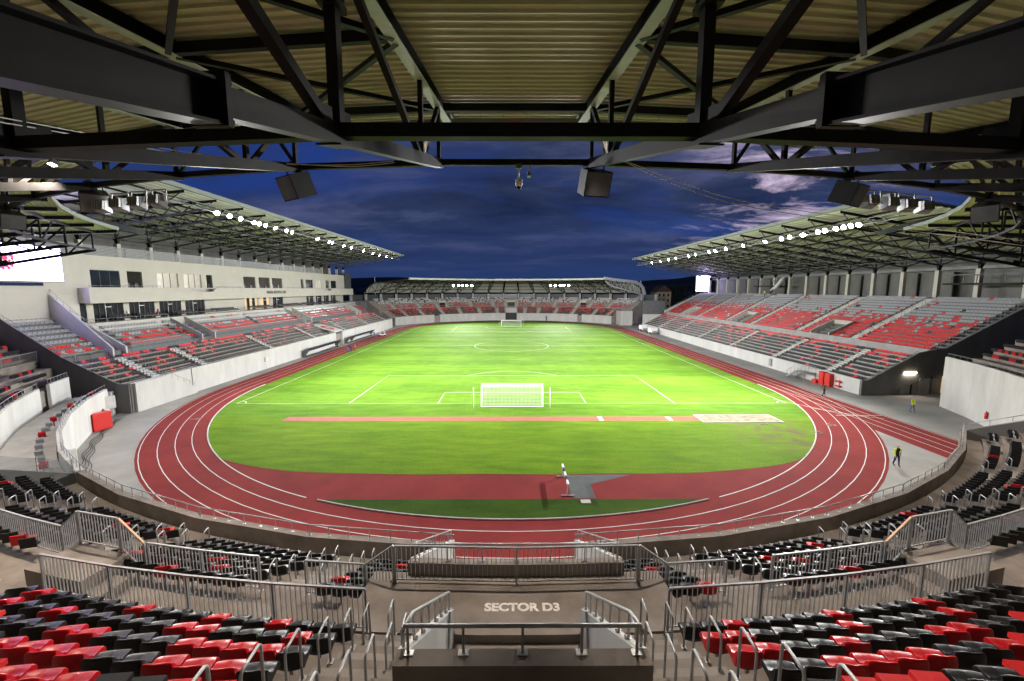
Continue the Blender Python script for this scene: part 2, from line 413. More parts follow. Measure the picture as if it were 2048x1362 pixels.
for i in range(4):
    mb = MB(); stripe(mb, [(33.6 + 1.0 * i, -50.5 - 2.2 * i), (37.1 + 1.15 * i, -57.0 - 0.6 * i)], 0.06, 0.033 + 0.004 * i); tag(mb.build('stagger_line', 'line_paint'), kind='structure')
# kerb round the infield
mb = MB()
def kerb_part(pts):
    for a, b in zip(pts[:-1], pts[1:]): mb.bar((a[0], a[1], 0.04), (b[0], b[1], 0.04), 0.10, 0.06)
kerb_part([p for p in oval(36.52, 80) if p[1] > -69.3 and p[0] < 0 and p[1] < 42] )
kerb_part([p for p in oval(36.52, 80) if p[1] > -69.3 and p[0] > 0 and p[1] < 42])
mb.m = [0] * len(mb.f)
tag(mb.build('kerb', 'concrete_pale'), kind='structure')
mb = MB(); kerb_part([(36.46 * sin(a0 * (1 - 2 * i / 40)), -HS - 36.46 * cos(a0 * (1 - 2 * i / 40))) for i in range(41)])
tag(mb.build('kerb', 'concrete_grey'), kind='structure')

def line(pts, closed=False, w=0.095):
    mb = MB(); stripe(mb, pts, w, 0.024, closed); return tag(mb.build('pitch_line', 'line_paint'), kind='structure')
line([(-34, -52.5), (34, -52.5), (34, 52.5), (-34, 52.5)], True)
mb = MB(); stripe(mb, [(-33.94, 0), (33.94, 0)], 0.12, 0.028); tag(mb.build('pitch_line', 'line_paint'), kind='structure')
line(circle_pts(9.15, 0, 72), True)
for s in (-1, 1):
    for hw, dp in ((20.16, 16.5), (9.16, 5.5)):
        line([(-hw, s * 52.44), (-hw, s * (52.5 - dp)), (hw, s * (52.5 - dp)), (hw, s * 52.44)])
    aa = [(-53.05 + 106.1 * i / 30) for i in range(31)]
    line([(9.15 * sin(rad(a)), s * (41.5 - 9.15 * cos(rad(a)) - 0.0)) for a in aa])
    for g in (-1, 1): line([(g * (34 - sin(rad(t)) * 1.0), s * (52.5 - cos(rad(t)) * 1.0)) for t in range(4, 90, 9)])
# long jump runway and pit
sheet('jump_runway', [(-24.7, -59.35), (20.4, -59.35), (20.4, -57.97), (-24.7, -57.97)], 0.022, 'runway_red')
for x in (9.4, 16.9): sheet('take_off_board', [(x, -59.3), (x + 0.45, -59.3), (x + 0.45, -58.02), (x, -58.02)], 0.027, 'white_paint')
pit = empty('sand_pit', (24.5, -58.7, 0)); tag(pit, 'long sand pit at the end of the jump runway', 'sand pit')
n = 26; mb = MB()
for j in range(8):
    for i in range(n): mb.v.append((-4.1 + 8.3 * i / (n - 1), -1.2 + 2.4 * j / 7, 0.03 + random.uniform(0, 0.05)))
for j in range(7):
    for i in range(n - 1): mb.f.append((j * n + i, j * n + i + 1, (j + 1) * n + i + 1, (j + 1) * n + i)); mb.m.append(0)
mb.build('sand_bed', 'sand', pit, True)
for q in ((-4.2, 4.3, -1.36, -1.24), (-4.2, 4.3, 1.24, 1.36), (-4.2, -4.08, -1.24, 1.24), (4.18, 4.3, -1.24, 1.24)):
    MB().box(q[0], q[1], q[2], q[3], 0.02, 0.07).build('pit_edge', 'concrete_pale', pit)

# goals
def goal(y, s, label):
    g = empty('football_goal', (0, y, 0)); tag(g, label, 'goal', 'football goals')
    for x in (-3.72, 3.72):
        MB().tube([(x, 0, 0), (x, 0, 2.5)], 0.07, 10).build('post', 'white_paint', g, True)
        MB().tube([(x, 0, 2.44), (x * 1.0, s * 0.9, 2.3), (x, s * 1.55, 0.06)], 0.03, 6).build('side_stay', 'white_paint', g, True)
    MB().tube([(-3.78, 0, 2.47), (3.78, 0, 2.47)], 0.07, 10).build('crossbar', 'white_paint', g, True)
    MB().tube([(-3.72, s * 1.55, 0.06), (3.72, s * 1.55, 0.06)], 0.05, 6).build('ground_bar', 'white_paint', g, True)
    mb = MB(); N = 46
    prof = [(0, 2.44), (0.9, 2.26), (1.2, 1.3), (1.5, 0.1)]
    def pp(t):
        t *= 3; i = min(2, int(t)); u = t - i; return (prof[i][0] + (prof[i + 1][0] - prof[i][0]) * u, prof[i][1] + (prof[i + 1][1] - prof[i][1]) * u)
    for i in range(N + 1):
        x = -3.7 + 7.4 * i / N
        pts = [(x, s * p[0], p[1]) for p in prof]
        for a, b in zip(pts[:-1], pts[1:]): mb.bar(a, b, 0.014)
    for j in range(1, 22):
        p = pp(j / 22); mb.bar((-3.7, s * p[0], p[1]), (3.7, s * p[0], p[1]), 0.014)
    for x in (-3.71, 3.71):
        for j in range(8):
            p = pp(j / 8); q = min(2.3, p[1] + 0.0); mb.bar((x, 0, q), (x, s * p[0], q), 0.014)
    o = mb.build('net', 'net_cord', g); o['kind'] = 'stuff'
    for x in (-4.55, 4.5): MB().tube([(x, s * 2.2, 0), (x, s * 2.2, 2.55)], 0.035, 6).build('net_pole', 'white_paint', g, True)
    return g
goal(-52.5, -1, 'white football goal with net on the near goal line')
goal(52.5, 1, 'small far football goal in front of the distant stand')

# steeplechase barrier with the water jump behind it
hb = empty('steeplechase_barrier', (3.75, -74.2, 0), 0); tag(hb, 'white and black steeplechase barrier beside the water jump', 'barrier')
for i, m in enumerate(('white_paint', 'black_plastic', 'white_paint', 'black_plastic', 'white_paint')):
    MB().box(-0.07, 0.07, -1.65 + 0.66 * i, -1.65 + 0.66 * (i + 1) - 0.004, 0.80, 0.94).build('beam_block', m, hb)
for y in (-1.5, 1.45):
    MB().box(-0.04, 0.04, y - 0.05, y + 0.05, 0.06, 0.80).build('leg', 'white_paint', hb); MB().box(-0.45, 0.45, y - 0.06, y + 0.06, 0.012, 0.06).build('foot', 'galvanised_dull', hb)
pm('pit_dark', (0.05, 0.055, 0.055), 0.6, var=0.2); pm('pit_red', (0.30, 0.035, 0.025), 0.8)
tag(sheet('water_jump_floor', [(4.0, -76.05), (5.6, -76.05), (5.6, -72.5), (4.0, -72.5)], 0.013, 'pit_dark'), kind='structure')
tag(sheet('water_jump_slope', [(5.6, -74.0), (9.0, -72.45), (5.6, -72.45)], 0.0135, 'pit_dark'), kind='structure')
tag(MB().box(4.5, 5.15, -76.75, -76.3, 0.0, 0.06).build('drain_cover', 'concrete_pale'), 'small pale square drain cover in dark grass by water jump', 'drain cover')
# ------------------------------------------------------------------ shared pieces: seats, hoops, rails, fences
def seat_mesh(name, mat):
    """moulded shell: closed side profile carried across the width, rounded off towards both sides"""
    prof = [(-0.205, 0.780), (-0.185, 0.720), (-0.155, 0.640), (-0.110, 0.580), (-0.04, 0.550), (0.07, 0.548), (0.155, 0.552), (0.205, 0.535), (0.226, 0.495),
            (0.212, 0.455), (0.09, 0.475), (-0.10, 0.455), (-0.205, 0.425), (-0.232, 0.520), (-0.242, 0.640), (-0.238, 0.745), (-0.226, 0.780)]
    xs = [-1, -0.93, -0.78, -0.45, -0.07, 0, 0.07, 0.45, 0.78, 0.93, 1]
    mb = MB(); n = len(prof); hw = 0.232
    for x in xs:
        e = abs(x); e4 = e ** 4
        for k, (y, z) in enumerate(prof):
            back = max(0.0, min(1.0, (z - 0.60) / 0.18)) if y < -0.1 else 0.0
            front = max(0.0, (y - 0.08) / 0.14)
            yy = y + 0.060 * e * e * (1 if y < -0.09 else 0) - 0.035 * e4 * e4 * front
            zz = z - 0.055 * e4 * back + (0.020 * e ** 3 if k in (3, 4, 5, 6) else 0)
            if k in (4, 5, 6) and e < 0.03: zz -= 0.008
            if e > 0.98: zz = zz * 0.97 + 0.60 * 0.03; 
            mb.v.append((x * hw * (1 - 0.06 * back), yy, zz))
    for i in range(len(xs) - 1):
        for k in range(n):
            a, b = i * n + k, i * n + (k + 1) % n
            mb.f.append((a, b, b + n, a + n)); mb.m.append(0)
    mb.f.append(tuple(range(n))[::-1]); mb.f.append(tuple((len(xs) - 1) * n + k for k in range(n))); mb.m += [0, 0]
    me = mb.mesh(name, mat, True)
    me.polygons[len(mb.f) - 1].use_smooth = False; me.polygons[len(mb.f) - 2].use_smooth = False
    return me
SEAT = {c: seat_mesh('seat_shell_' + c, 'seat_' + c) for c in ('red', 'black', 'grey')}
_b = MB(); _b.box(-0.03, 0.03, -0.14, -0.09, 0.0, 0.52); _b.box(-0.14, 0.14, -0.12, 0.12, 0.475, 0.50); _b.box(-0.06, 0.06, -0.20, -0.04, 0.0, 0.012)
BRACKET = _b.mesh('bracket', 'galvanised')
STUFF = []        # (x, y, z, heading, colour) of the seats that are too many or too small to keep apart
NEARSEATS = []
def in_view(p, margin=0.02):
    d = Vector(p) - CAM; th = 0.1230025
    zc = d.y * cos(th) - d.z * sin(th); yc = d.y * sin(th) + d.z * cos(th)
    if zc < 0.3: return False
    return abs(d.x / zc) * 831.6 < 1024 * (1 + margin) and -681 * (1 + margin) < -831.6 * yc / zc < 681 * (1 + margin)

def hoop_mesh(name, L=0.48, h=0.95, r=0.022):
    c = 0.09; pts = [(0, -L / 2, 0), (0, -L / 2, h - c)]
    for t in (30, 60, 90): pts.append((0, -L / 2 + c * (1 - cos(rad(t))), h - c + c * sin(rad(t))))
    for t in (60, 30, 0): pts.append((0, L / 2 - c * (1 - cos(rad(t))), h - c + c * sin(rad(t))))
    pts.append((0, L / 2, 0))
    return MB().tube(pts, r, 8).mesh(name, 'galvanised', True)
HOOP = hoop_mesh('hoop'); HOOP_S = hoop_mesh('hoop_small', 0.5, 0.95, 0.03)
_f = MB(); _f.box(-0.05, 0.05, -0.31, -0.17, 0, 0.012); _f.box(-0.05, 0.05, 0.17, 0.31, 0, 0.012); HOOPFOOT = _f.mesh('base_plate', 'galvanised_dull')
HOOPS = []
def hoop(p, heading, label, small=False):
    o = link('handrail', HOOP_S if small else HOOP, None, p, heading); tag(o, label, 'handrail', 'hoop handrails along the stand stairs')
    if not small: link('base_plate', HOOPFOOT, o)
    HOOPS.append(o); return o

_m = MB(); _m.bar((0, 0, 0), (0, 0, 1), 0.030, 0.012); FBAR = _m.mesh('bar', 'galvanised')
_m = MB(); _m.box(-0.024, 0.024, -0.02, 0.02, 0, 1); _m.box(-0.07, 0.07, -0.05, 0.05, 0, 0.012); FPOST = _m.mesh('post', 'galvanised')
def fence(name, pts, label, spacing=0.12, h=1.08, capmat='galvanised', grp='barred steel fences of the near stand', step=2.3):
    """barred fence along base points pts = [(x,y,z)...]; the top is h above the base line"""
    mid = Vector(pts[0]); root = empty(name, mid); tag(root, label, 'fence', grp)
    for a, b in zip(pts[:-1], pts[1:]):
        a = Vector(a) - mid; b = Vector(b) - mid; L = (b - a).length; hd = atan2(b.y - a.y, b.x - a.x)
        MB().bar(a + Vector((0, 0, h)), b + Vector((0, 0, h)), 0.055, 0.04).build('top_rail', capmat, root)
        MB().bar(a + Vector((0, 0, 0.10)), b + Vector((0, 0, 0.10)), 0.04, 0.03).build('bottom_rail', 'galvanised', root)
        n = max(1, int(L / spacing)); np_ = max(1, int(round(L / step)))
        for i in range(n):
            p = a + (b - a) * ((i + 0.5) / n); o = link('bar', FBAR, root, p + Vector((0, 0, 0.11)), hd); o.scale = (1, 1, h - 0.13)
        for i in range(np_ + 1):
            p = a + (b - a) * (i / np_); o = link('post', FPOST, root, p, hd); o.scale = (1, 1, h - 0.02)
    return root
def guard_rail(name, pts, label, h=0.46, spacing=0.92, mid_rail=False, grp='low guard rails on the stand walls', r=0.021, end_drop=True):
    base = Vector(pts[0]); root = empty(name, base); tag(root, label, 'guard rail', grp)
    P = [Vector(p) - base for p in pts]
    MB().tube([p + Vector((0, 0, h)) for p in P], r * 1.2, 6).build('top_rail', 'galvanised', root, True)
    if mid_rail: MB().tube([p + Vector((0, 0, h * 0.5)) for p in P], r, 6).build('mid_rail', 'galvanised', root, True)
    for a, b in zip(P[:-1], P[1:]):
        n = max(1, int(round((b - a).length / spacing)))
        for i in range(n + 1):
            if i == 0 and a is not P[0]: continue
            p = a + (b - a) * (i / n); hd = atan2(b.y - a.y, b.x - a.x)
            if i == 0: p = p + (b - a).normalized() * 0.05
            if i == n: p = p - (b - a).normalized() * 0.05
            mb = MB(); mb.tube([(0, 0, 0), (0, 0, h)], r * 0.85, 6); mb.box(-0.07, 0.07, -0.05, 0.05, 0, 0.015); o = mb.build('post', 'galvanised', root); o.location = p; o.rotation_euler = (0, 0, hd)
    return root

# ------------------------------------------------------------------ near stand (the curved end the camera looks out of)
D = rad
LOW_R0, LOW_D, LOW_Z0, LOW_H = 49.75, 0.86, 2.84, 0.45
UP_R0, UP_D, UP_Z0, UP_H = 56.45, 0.88, 6.07, 0.55
NUP = 7
ns = empty('near_grandstand', (0, -86, 0)); tag(ns, 'curved near grandstand of brown-grey concrete steps in the foreground', 'grandstand')
ns['_world'] = 1
def npart(name, mb, mat='concrete_near', parent=None): 
    if parent is not None and parent is not ns:
        o = mb.mesh(name, mat); return link(name, o, parent)
    return mb.build(name, mat, ns)
# wall panels of the front parapet, straight between their joints
JOINT = [3.0, 10.7, 17.9, 25.2, 32.0, 38.8, 45.6]
def parapet_panel(a0, a1, top=3.3, mat='concrete_near', r=48.62, t=0.34, P=PN, parent=None, z0=0):
    mb = MB(); g = 0.008 / r
    b = [P(r, a0 + g, z0), P(r, a1 - g, z0), P(r + t, a1 - g, z0), P(r + t, a0 + g, z0)]
    mb.hexa(b, [Vector((p.x, p.y, top)) for p in b]); return mb.build('wall_panel', mat, parent or ns)
LEFTJ = JOINT[:5] + [38.5, 45.2, 52, 58.5, 64.5]
for s, J in ((-1, LEFTJ), (1, JOINT)):
    for i, (u, v) in enumerate(zip(J[:-1], J[1:])):
        parapet_panel(D(s * u), D(s * v), mat='concrete_near' if v <= 32.5 or s > 0 else 'concrete_white')
        side = 'left' if s < 0 else 'right'
        o = parapet = None
        guard_rail('parapet_rail', [PN(48.78, D(s * u), 3.3), PN(48.78, D(s * v), 3.3)],
                   'low steel rail on the curved near wall, %s section %s of the tunnel' % (ORD[i], side))
# lower tier, step by step; rows 0 to 2 stop where the sunken bay in the left corner begins
LOWSEG = [(-32.0, -3.25), (3.25, 45.3)]
lower = empty('lower_tier', (0, 0, 0), 0, ns); lower.location = -ns.location
for s0, s1 in LOWSEG:
    sector_mb = MB(); sector(sector_mb, PN, D(s0), D(s1), 48.97, LOW_R0, 0, 2.6); npart('walkway', sector_mb, 'concrete_near', lower)
    for k in range(6):
        mb = MB(); sector(mb, PN, D(s0), D(s1), LOW_R0 + LOW_D * k, LOW_R0 + LOW_D * (k + 1) - 0.004, 0, LOW_Z0 + LOW_H * k); npart('terrace_step', mb, 'concrete_near', lower)
for k in range(3, 6):
    mb = MB(); sector(mb, PN, D(-66), D(-32.25), LOW_R0 + LOW_D * k, LOW_R0 + LOW_D * (k + 1) - 0.004, 0, LOW_Z0 + LOW_H * k); npart('terrace_step', mb, 'concrete_step', lower)
mb = MB(); sector(mb, PN, D(-66), D(-32.25), 48.97, 51.85, 0, 2.4); npart('sunken_floor', mb, 'concrete_grey', lower)
for a, b in ((-44.3, -32.4), (-58.9, -44.5), (-65.5, -61.2)):
    nn = max(1, int((b - a) / 5))
    for i in range(nn):
        parapet_panel(D(a + (b - a) * i / nn), D(a + (b - a) * (i + 1) / nn), 4.75, 'concrete_white', 51.88, 0.25, PN)
    guard_rail('corner_rail', [PN(52.0, D(a + (b - a) * i / 6), 4.75) for i in range(7)], 'low rail on the %s pale wall behind the sunken left corner' % {-44.3: 'nearest', -58.9: 'middle', -65.5: 'farthest'}[a], 0.5)
# cross aisle behind the lower tier, raised platform in the middle
mb = MB()
for a, b in ((-69.5, -4.35), (4.35, 72)): sector(mb, PN, D(a), D(b), 54.92, UP_R0, 0, 5.3)
npart('cross_aisle', mb, 'concrete_near')
mb = MB(); sector(mb, PN, D(-4.3), D(4.3), 54.2, 56.3, 0, 6.0); npart('platform', mb, 'concrete_near')
for s in (-1, 1):
    mb = MB(); sector(mb, PN, D(s * 4.32), D(s * 4.9), 54.95, 56.3, 5.0, 5.65); npart('platform_step', mb, 'concrete_near')
    mb = MB(); sector(mb, PN, D(s * 12.6), D(s * 14.9), 54.5, 55.75, 5.0, 5.95); npart('side_platform', mb, 'concrete_near')
    mb = MB(); sector(mb, PN, D(s * 11.95), D(s * 12.58), 54.95, 55.75, 5.0, 5.6); npart('platform_step', mb, 'concrete_near')
# tall wall of the right corner, where the lower tier is left out
for i in range(5):
    a = 45.6 + (72.5 - 45.6) * i / 5; b = 45.6 + (72.5 - 45.6) * (i + 1) / 5
    parapet_panel(D(a), D(b), 6.05, 'concrete_pale', 54.2, 0.3)
guard_rail('corner_rail', [PN(54.3, D(45.8 + 26.4 * i / 8), 6.05) for i in range(9)], 'low rail on top of the tall bare wall at the right corner', 0.42)
mb = MB(); sector(mb, PN, D(46.0), D(72), 54.52, 56.4, 5.0, 5.32); npart('corner_aisle', mb, 'concrete_near')
mb = MB(); mb.hexa([PN(48.9, D(45.3), 0), PN(54.4, D(45.3), 0), PN(54.4, D(45.62), 0), PN(48.9, D(45.62), 0)], [PN(48.9, D(45.3), 3.3), PN(54.4, D(45.3), 6.0), PN(54.4, D(45.62), 6.0), PN(48.9, D(45.62), 3.3)]); npart('end_wall', mb, 'concrete_dark')
guard_rail('end_wall_rail', [PN(49.0, D(45.45), 3.32), PN(54.3, D(45.45), 5.96)], 'sloping rail on the end wall of the right lower tier', 0.46, 1.3)
# partition between the left lower tier and the sunken corner
mb = MB(); mb.hexa([PN(48.98, D(-32.05), 0), PN(54.6, D(-32.05), 0), PN(54.6, D(-32.22), 0), PN(48.98, D(-32.22), 0)], [PN(48.98, D(-32.05), 3.2), PN(54.6, D(-32.05), 5.8), PN(54.6, D(-32.22), 5.8), PN(48.98, D(-32.22), 3.2)]); npart('partition_wall', mb, 'concrete_dark')
gb = empty('glass_barrier', PN(49, D(-32.14), 3.2)); tag(gb, 'glass barrier on posts between left lower tier and sunken corner', 'barrier'); gb['_world'] = 1
for i in range(4):
    r0, r1 = 49.05 + 1.35 * i, 49.05 + 1.35 * (i + 1) - 0.05; z = lambda r: 3.2 + (r - 48.98) * 2.6 / 5.62
    mb = MB(); A, B = PN(r0, D(-32.14), 0), PN(r1, D(-32.14), 0)
    mb.hexa([A + Vector((0, 0, z(r0))), B + Vector((0, 0, z(r1))), B + Vector((0.012, 0.012, z(r1))), A + Vector((0.012, 0.012, z(r0)))], [A + Vector((0, 0, z(r0) + 0.75)), B + Vector((0, 0, z(r1) + 0.75)), B + Vector((0.012, 0.012, z(r1) + 0.75)), A + Vector((0.012, 0.012, z(r0) + 0.75))])
    mb.build('pane', 'glass_clear', gb); MB().bar(A + Vector((0, 0, z(r0))), A + Vector((0, 0, z(r0) + 0.85)), 0.05).build('post', 'galvanised_dull', gb)
# upper tier
upper = empty('upper_tier', (0, 0, 0), 0, ns); upper.location = -ns.location
for k in range(NUP):
    segs = [(-70.8, -1.625), (1.625, 72)] if k <= 3 else [(-70.8, 72)]
    for a, b in segs:
        mb = MB(); sector(mb, PN, D(a), D(b), UP_R0 + UP_D * k, UP_R0 + UP_D * (k + 1) - 0.004, 0, UP_Z0 + UP_H * k); npart('terrace_step', mb, 'concrete_near', upper)
mb = MB(); sector(mb, PN, D(-71), D(72), UP_R0 + UP_D * NUP, 76, 0, UP_Z0 + UP_H * NUP - 0.3); npart('concourse', mb, 'concrete_near')
mb = MB(); sector(mb, PN, D(-71), D(72), 75.6, 75.9, 0, 17.5); npart('back_wall', mb, 'concrete_near')
# middle stairs of the upper tier and stairs of the lower tier
def stair(a0, a1, R0, Dp, Z0, H, n, name='stair', mat='concrete_step'):
    st = empty(name, (0, 0, 0), 0, ns); st.location = -ns.location
    for k in range(n):
        mb = MB(); sector(mb, PN, a0, a1, R0 + Dp * k - Dp * 0.48, R0 + Dp * k, Z0 + H * k - H, Z0 + H * k - H * 0.5); npart('step', mb, mat, st)
UPAISLE = [(-3.55, -1.7), (1.7, 3.55), (-14.7, -12.9), (12.9, 14.7), (-25.9, -24.2), (24.2, 25.9), (-37, -35.4), (35.4, 37), (-48, -46.5), (46.5, 48), (57, 58.5), (-59, -57.5)]
for a, b in UPAISLE: stair(D(a), D(b), UP_R0 + UP_D, UP_D, UP_Z0 + UP_H, UP_H, NUP - 1)
LOWAISLE = [(-8.25, -6.3), (6.3, 8.25), (-17.0, -15.2), (15.2, 17.0), (-26.0, -24.2), (24.2, 26.0), (33, 34.8), (41.2, 43)]
for a, b in LOWAISLE: stair(D(a), D(b), LOW_R0 + LOW_D, LOW_D, LOW_Z0 + LOW_H, LOW_H, 5)
# the tunnel through the lower tier
for s in (-1, 1):
    mb = MB(); a, b = D(s * 3.02), D(s * 3.24)
    mb.hexa([PN(48.6, a, 0), PN(54.05, a, 0), PN(54.05, b, 0), PN(48.6, b, 0)], [PN(48.6, a, 3.42), PN(54.05, a, 6.35), PN(54.05, b, 6.35), PN(48.6, b, 3.42)])
    npart('tunnel_wall', mb, 'concrete_white')
    guard_rail('tunnel_rail', [PN(48.75, D(s * 3.13), 3.5), PN(53.6, D(s * 3.13), 6.1), PN(54.0, D(s * 3.13), 6.32)], 'sloping rail on the %s side wall of the open tunnel' % ('left' if s < 0 else 'right'), 0.45, 0.8)
mb = MB(); sector(mb, PN, D(-3.24), D(3.24), 54.06, 54.3, 0, 6.36); npart('tunnel_head_wall', mb, 'concrete_near')
guard_rail('tunnel_rail', [PN(54.18, D(-3.1), 6.36), PN(54.18, D(3.1), 6.36)], 'straight low rail across the head of the open tunnel', 0.5, 0.95)
coil = empty('hose_coil', PN(48.3, D(-2.75), 0.3)); tag(coil, 'black coiled hose at the left corner of the tunnel mouth', 'hose')
for i in range(4): MB().tube([(0.02 * i, 0.34 * cos(t * pi / 8) * (1 - .06 * i), 0.34 * sin(t * pi / 8) * (1 - .06 * i) + .08) for t in range(17)], 0.03, 6).build('loop', 'rubber', coil, True)
# the stairwell in the upper tier, its walls and rails
YS = lambda R: -YC - R
mb = MB().box(-1.5, 1.5, YS(60.1), YS(56.32), 0, 5.55); npart('stairwell_floor', mb, 'concrete_near')
mb = MB().box(-1.5, 1.5, YS(56.75), YS(56.31), 5.552, 5.80); npart('stairwell_step', mb, 'concrete_near')
for s in (-1, 1):
    sl = lambda r: 6.55 + (r - 56.15) * 2.72 / 3.95
    mb = MB(); mb.prism([(YS(56.15), 5.2), (YS(56.15), 6.55), (YS(60.1), 9.27), (YS(60.1), 5.2)], s * 1.5, s * 1.67, 'x'); npart('stairwell_wall', mb, 'concrete_pale')
    guard_rail('stairwell_rail', [Vector((s * 1.585, YS(56.3), sl(56.3))), Vector((s * 1.585, YS(59.6), sl(59.6))), Vector((s * 1.62, YS(60.05), sl(60.05) - 0.2))], 'sloping rail beside the %s edge of the foreground stairwell' % ('left' if s < 0 else 'right'), 0.45, 0.62, r=0.024)
    mb = MB().bar((s * 1.46, YS(57.7), 5.6), (s * 1.46, YS(57.0), 7.2), 0.05, 0.05); npart('gate_post', mb, 'galvanised_dull')
mb = MB().box(-1.67, 1.67, YS(60.36), YS(60.102), 5.2, 9.27); npart('head_wall', mb, 'concrete_near')
guard_rail('stairwell_rail', [Vector((-1.56, YS(60.17), 9.27)), Vector((1.56, YS(60.17), 9.27))], 'flat topped rail across the head wall of the foreground stairwell', 0.40, 0.78, r=0.024)
# painted letters on the floor
def text(name, body, size, loc, rot, mat, parent=None, extrude=0.0, align='CENTER', bold=0.0):
    c = bpy.data.curves.new(name, 'FONT'); c.body = body; c.size = size; c.align_x = align; c.align_y = 'CENTER'; c.extrude = extrude; c.offset = bold
    c.materials.append(MATS[mat])
    o = bpy.data.objects.new(name, c); COL.objects.link(o); o.location = loc; o.rotation_euler = rot
    me = bpy.data.meshes.new_from_object(o.evaluated_get(bpy.context.evaluated_depsgraph_get())); bpy.data.objects.remove(o); bpy.data.curves.remove(c)
    o = bpy.data.objects.new(name, me); COL.objects.link(o); o.location = loc; o.rotation_euler = rot
    if parent: o.parent = parent
    return o
t = text('painted_letters', 'SECTOR D3', 0.36, PN(55.45, 0.0025, 6.006), (0, 0, 0), 'text_paint', None, 0.0005, bold=0.016); t.scale = (1.02, 1.0, 1); tag(t, 'pale painted words SECTOR D3 on the foreground walkway floor', 'lettering')
# fences of the near stand
def arc(a0, a1, R, z, n): return [PN(R, D(a0 + (a1 - a0) * i / n), z) for i in range(n + 1)]
for s, w in ((-1, 'left'), (1, 'right')):
    fence('barred_fence', arc(s * 4.5, s * 6.35, 54.45, 5.3, 1), 'short barred fence behind the lower seats, just %s of the tunnel platform' % w)
    fence('barred_fence', arc(s * 7.85, s * 11.9, 54.45, 5.3, 2), 'barred fence behind the second block of lower seats, %s side' % w)
    fence('barred_fence', [PN(54.47, D(s * 12.0), 5.3), PN(54.47, D(s * 12.95), 5.98)], 'sloping barred fence climbing to the small %s platform' % w, capmat='wood_cap', grp='sloping fence pieces')
    fence('barred_fence', arc(s * 13.0, s * 14.75, 54.47, 5.98, 1), 'raised barred fence in front of the small %s platform' % w)
    fence('barred_fence', [PN(54.47, D(s * 14.8), 5.98), PN(54.47, D(s * 15.7), 5.3)], 'sloping barred fence dropping off the outer side of the small %s platform' % w, grp='sloping fence pieces')
    fence('barred_fence', arc(s * 15.8, s * 21.6, 54.42, 5.3, 3), 'barred fence running out of the picture on the far %s of the cross aisle' % w)
    fence('barred_fence', [PN(54.6, D(s * 3.55), 6.0), PN(54.5, D(s * 4.45), 5.32)], 'short sloping fence at the %s end of the tunnel platform' % w, grp='sloping fence pieces')
    fence('barred_fence', arc(s * 3.6, s * 12.85, 56.34, 6.05, 4), 'long foreground barred fence in front of the %s upper seats' % w)
    fence('barred_fence', arc(s * 14.75, s * 22, 56.34, 6.05, 3), 'foreground barred fence beyond the second aisle at the %s picture edge' % w)
fence('barred_fence', arc(-3.5, 3.5, 54.62, 6.0, 2), 'straight middle fence across the tunnel platform')

# hoops on the stairs
for i, (a0, a1) in enumerate(UPAISLE[:4]):
    s = 1 if a0 > 0 else -1; side = 'left' if s < 0 else 'right'
    for k in range(NUP):
        if i < 2:
            ang = D(s * 3.42); R = 56.75 + 0.88 * k
            p = PN(R, ang, UP_Z0 + UP_H * k - (0.05 if k == 0 else 0)); hoop(p, -ang, '%s hoop handrail from the floor on the seat side of the middle %s stairs' % (ORD[k], side))
            if k >= 1:
                p = PN(56.5 + 0.88 * k, D(s * 2.35), UP_Z0 + UP_H * (k - 1) + .27); hoop(p, -D(s * 2.35), '%s hoop handrail up the centre of the middle %s stairs' % (ORD[k - 1], side))
        elif k in (0, 2):
            ang = D(s * 14.55); p = PN(56.9 + .88 * k, ang, UP_Z0 + UP_H * k); hoop(p, -ang, '%s hoop handrail at the second aisle of the upper tier, %s side' % (ORD[k], side))
_cnt = {-1: 0, 1: 0}
for i, (a0, a1) in enumerate(LOWAISLE):
    s = 1 if a0 > 0 else -1; ai = _cnt[s]; _cnt[s] += 1; side = 'left' if s < 0 else 'right'; lo, hi = sorted((abs(a0), abs(a1)))
    for e, ang in (('inner', lo + 0.1), ('outer', hi - 0.1)):
        for k in range(0 if e == 'inner' else 0, 5, 1):
            if i > 1 and k == 4: continue
            A = D(s * ang); p = PN(50.15 + .86 * k, A, LOW_Z0 + LOW_H * k); hoop(p, -A, '%s handrail hoop from the front, %s edge of lower aisle %s, %s side' % (ORD[k], e, ORD[ai], side))
hoop(PN(56.6, D(2.9), 6.0), -D(2.9), 'hoop handrail standing at the foot of the middle right stairs'); hoop(PN(56.6, D(-2.9), 6.0), -D(-2.9), 'hoop handrail standing at the foot of the middle left stairs')

# seats of the near stand
def row_seats(P, R, z, a0, a1, colour, sgn, info, pitch=0.5):
    """seats along an arc from a0 to a1, counted from a0"""
    n = int(abs(a1 - a0) * R / pitch); st = (1 if a1 > a0 else -1) * pitch / R
    for i in range(n):
        a = a0 + st * (i + 0.5); p = P(R, a, z); hd = -a if sgn < 0 else pi + a
        yield p, hd, colour(info, i, n), (info, i)
def near_low_col(info, i, n):
    blk, k = info
    fixed = {('L0', 1): {2}, ('L0', 4): {4}, ('L1', 0): {}, ('L1', 3): {5}, ('L1', 5): {5, 16}, ('L1', 1): {16}, ('R0', 4): {1}, ('R0', 5): {4}, ('R1', 2): {3}, ('R1', 3): {4}, ('R1', 5): {4, 9}, ('R1', 1): {9}}
    if (blk, k) in fixed: return 'red' if i in fixed[(blk, k)] else 'black'
    return 'red' if random.random() < 0.035 else 'black'
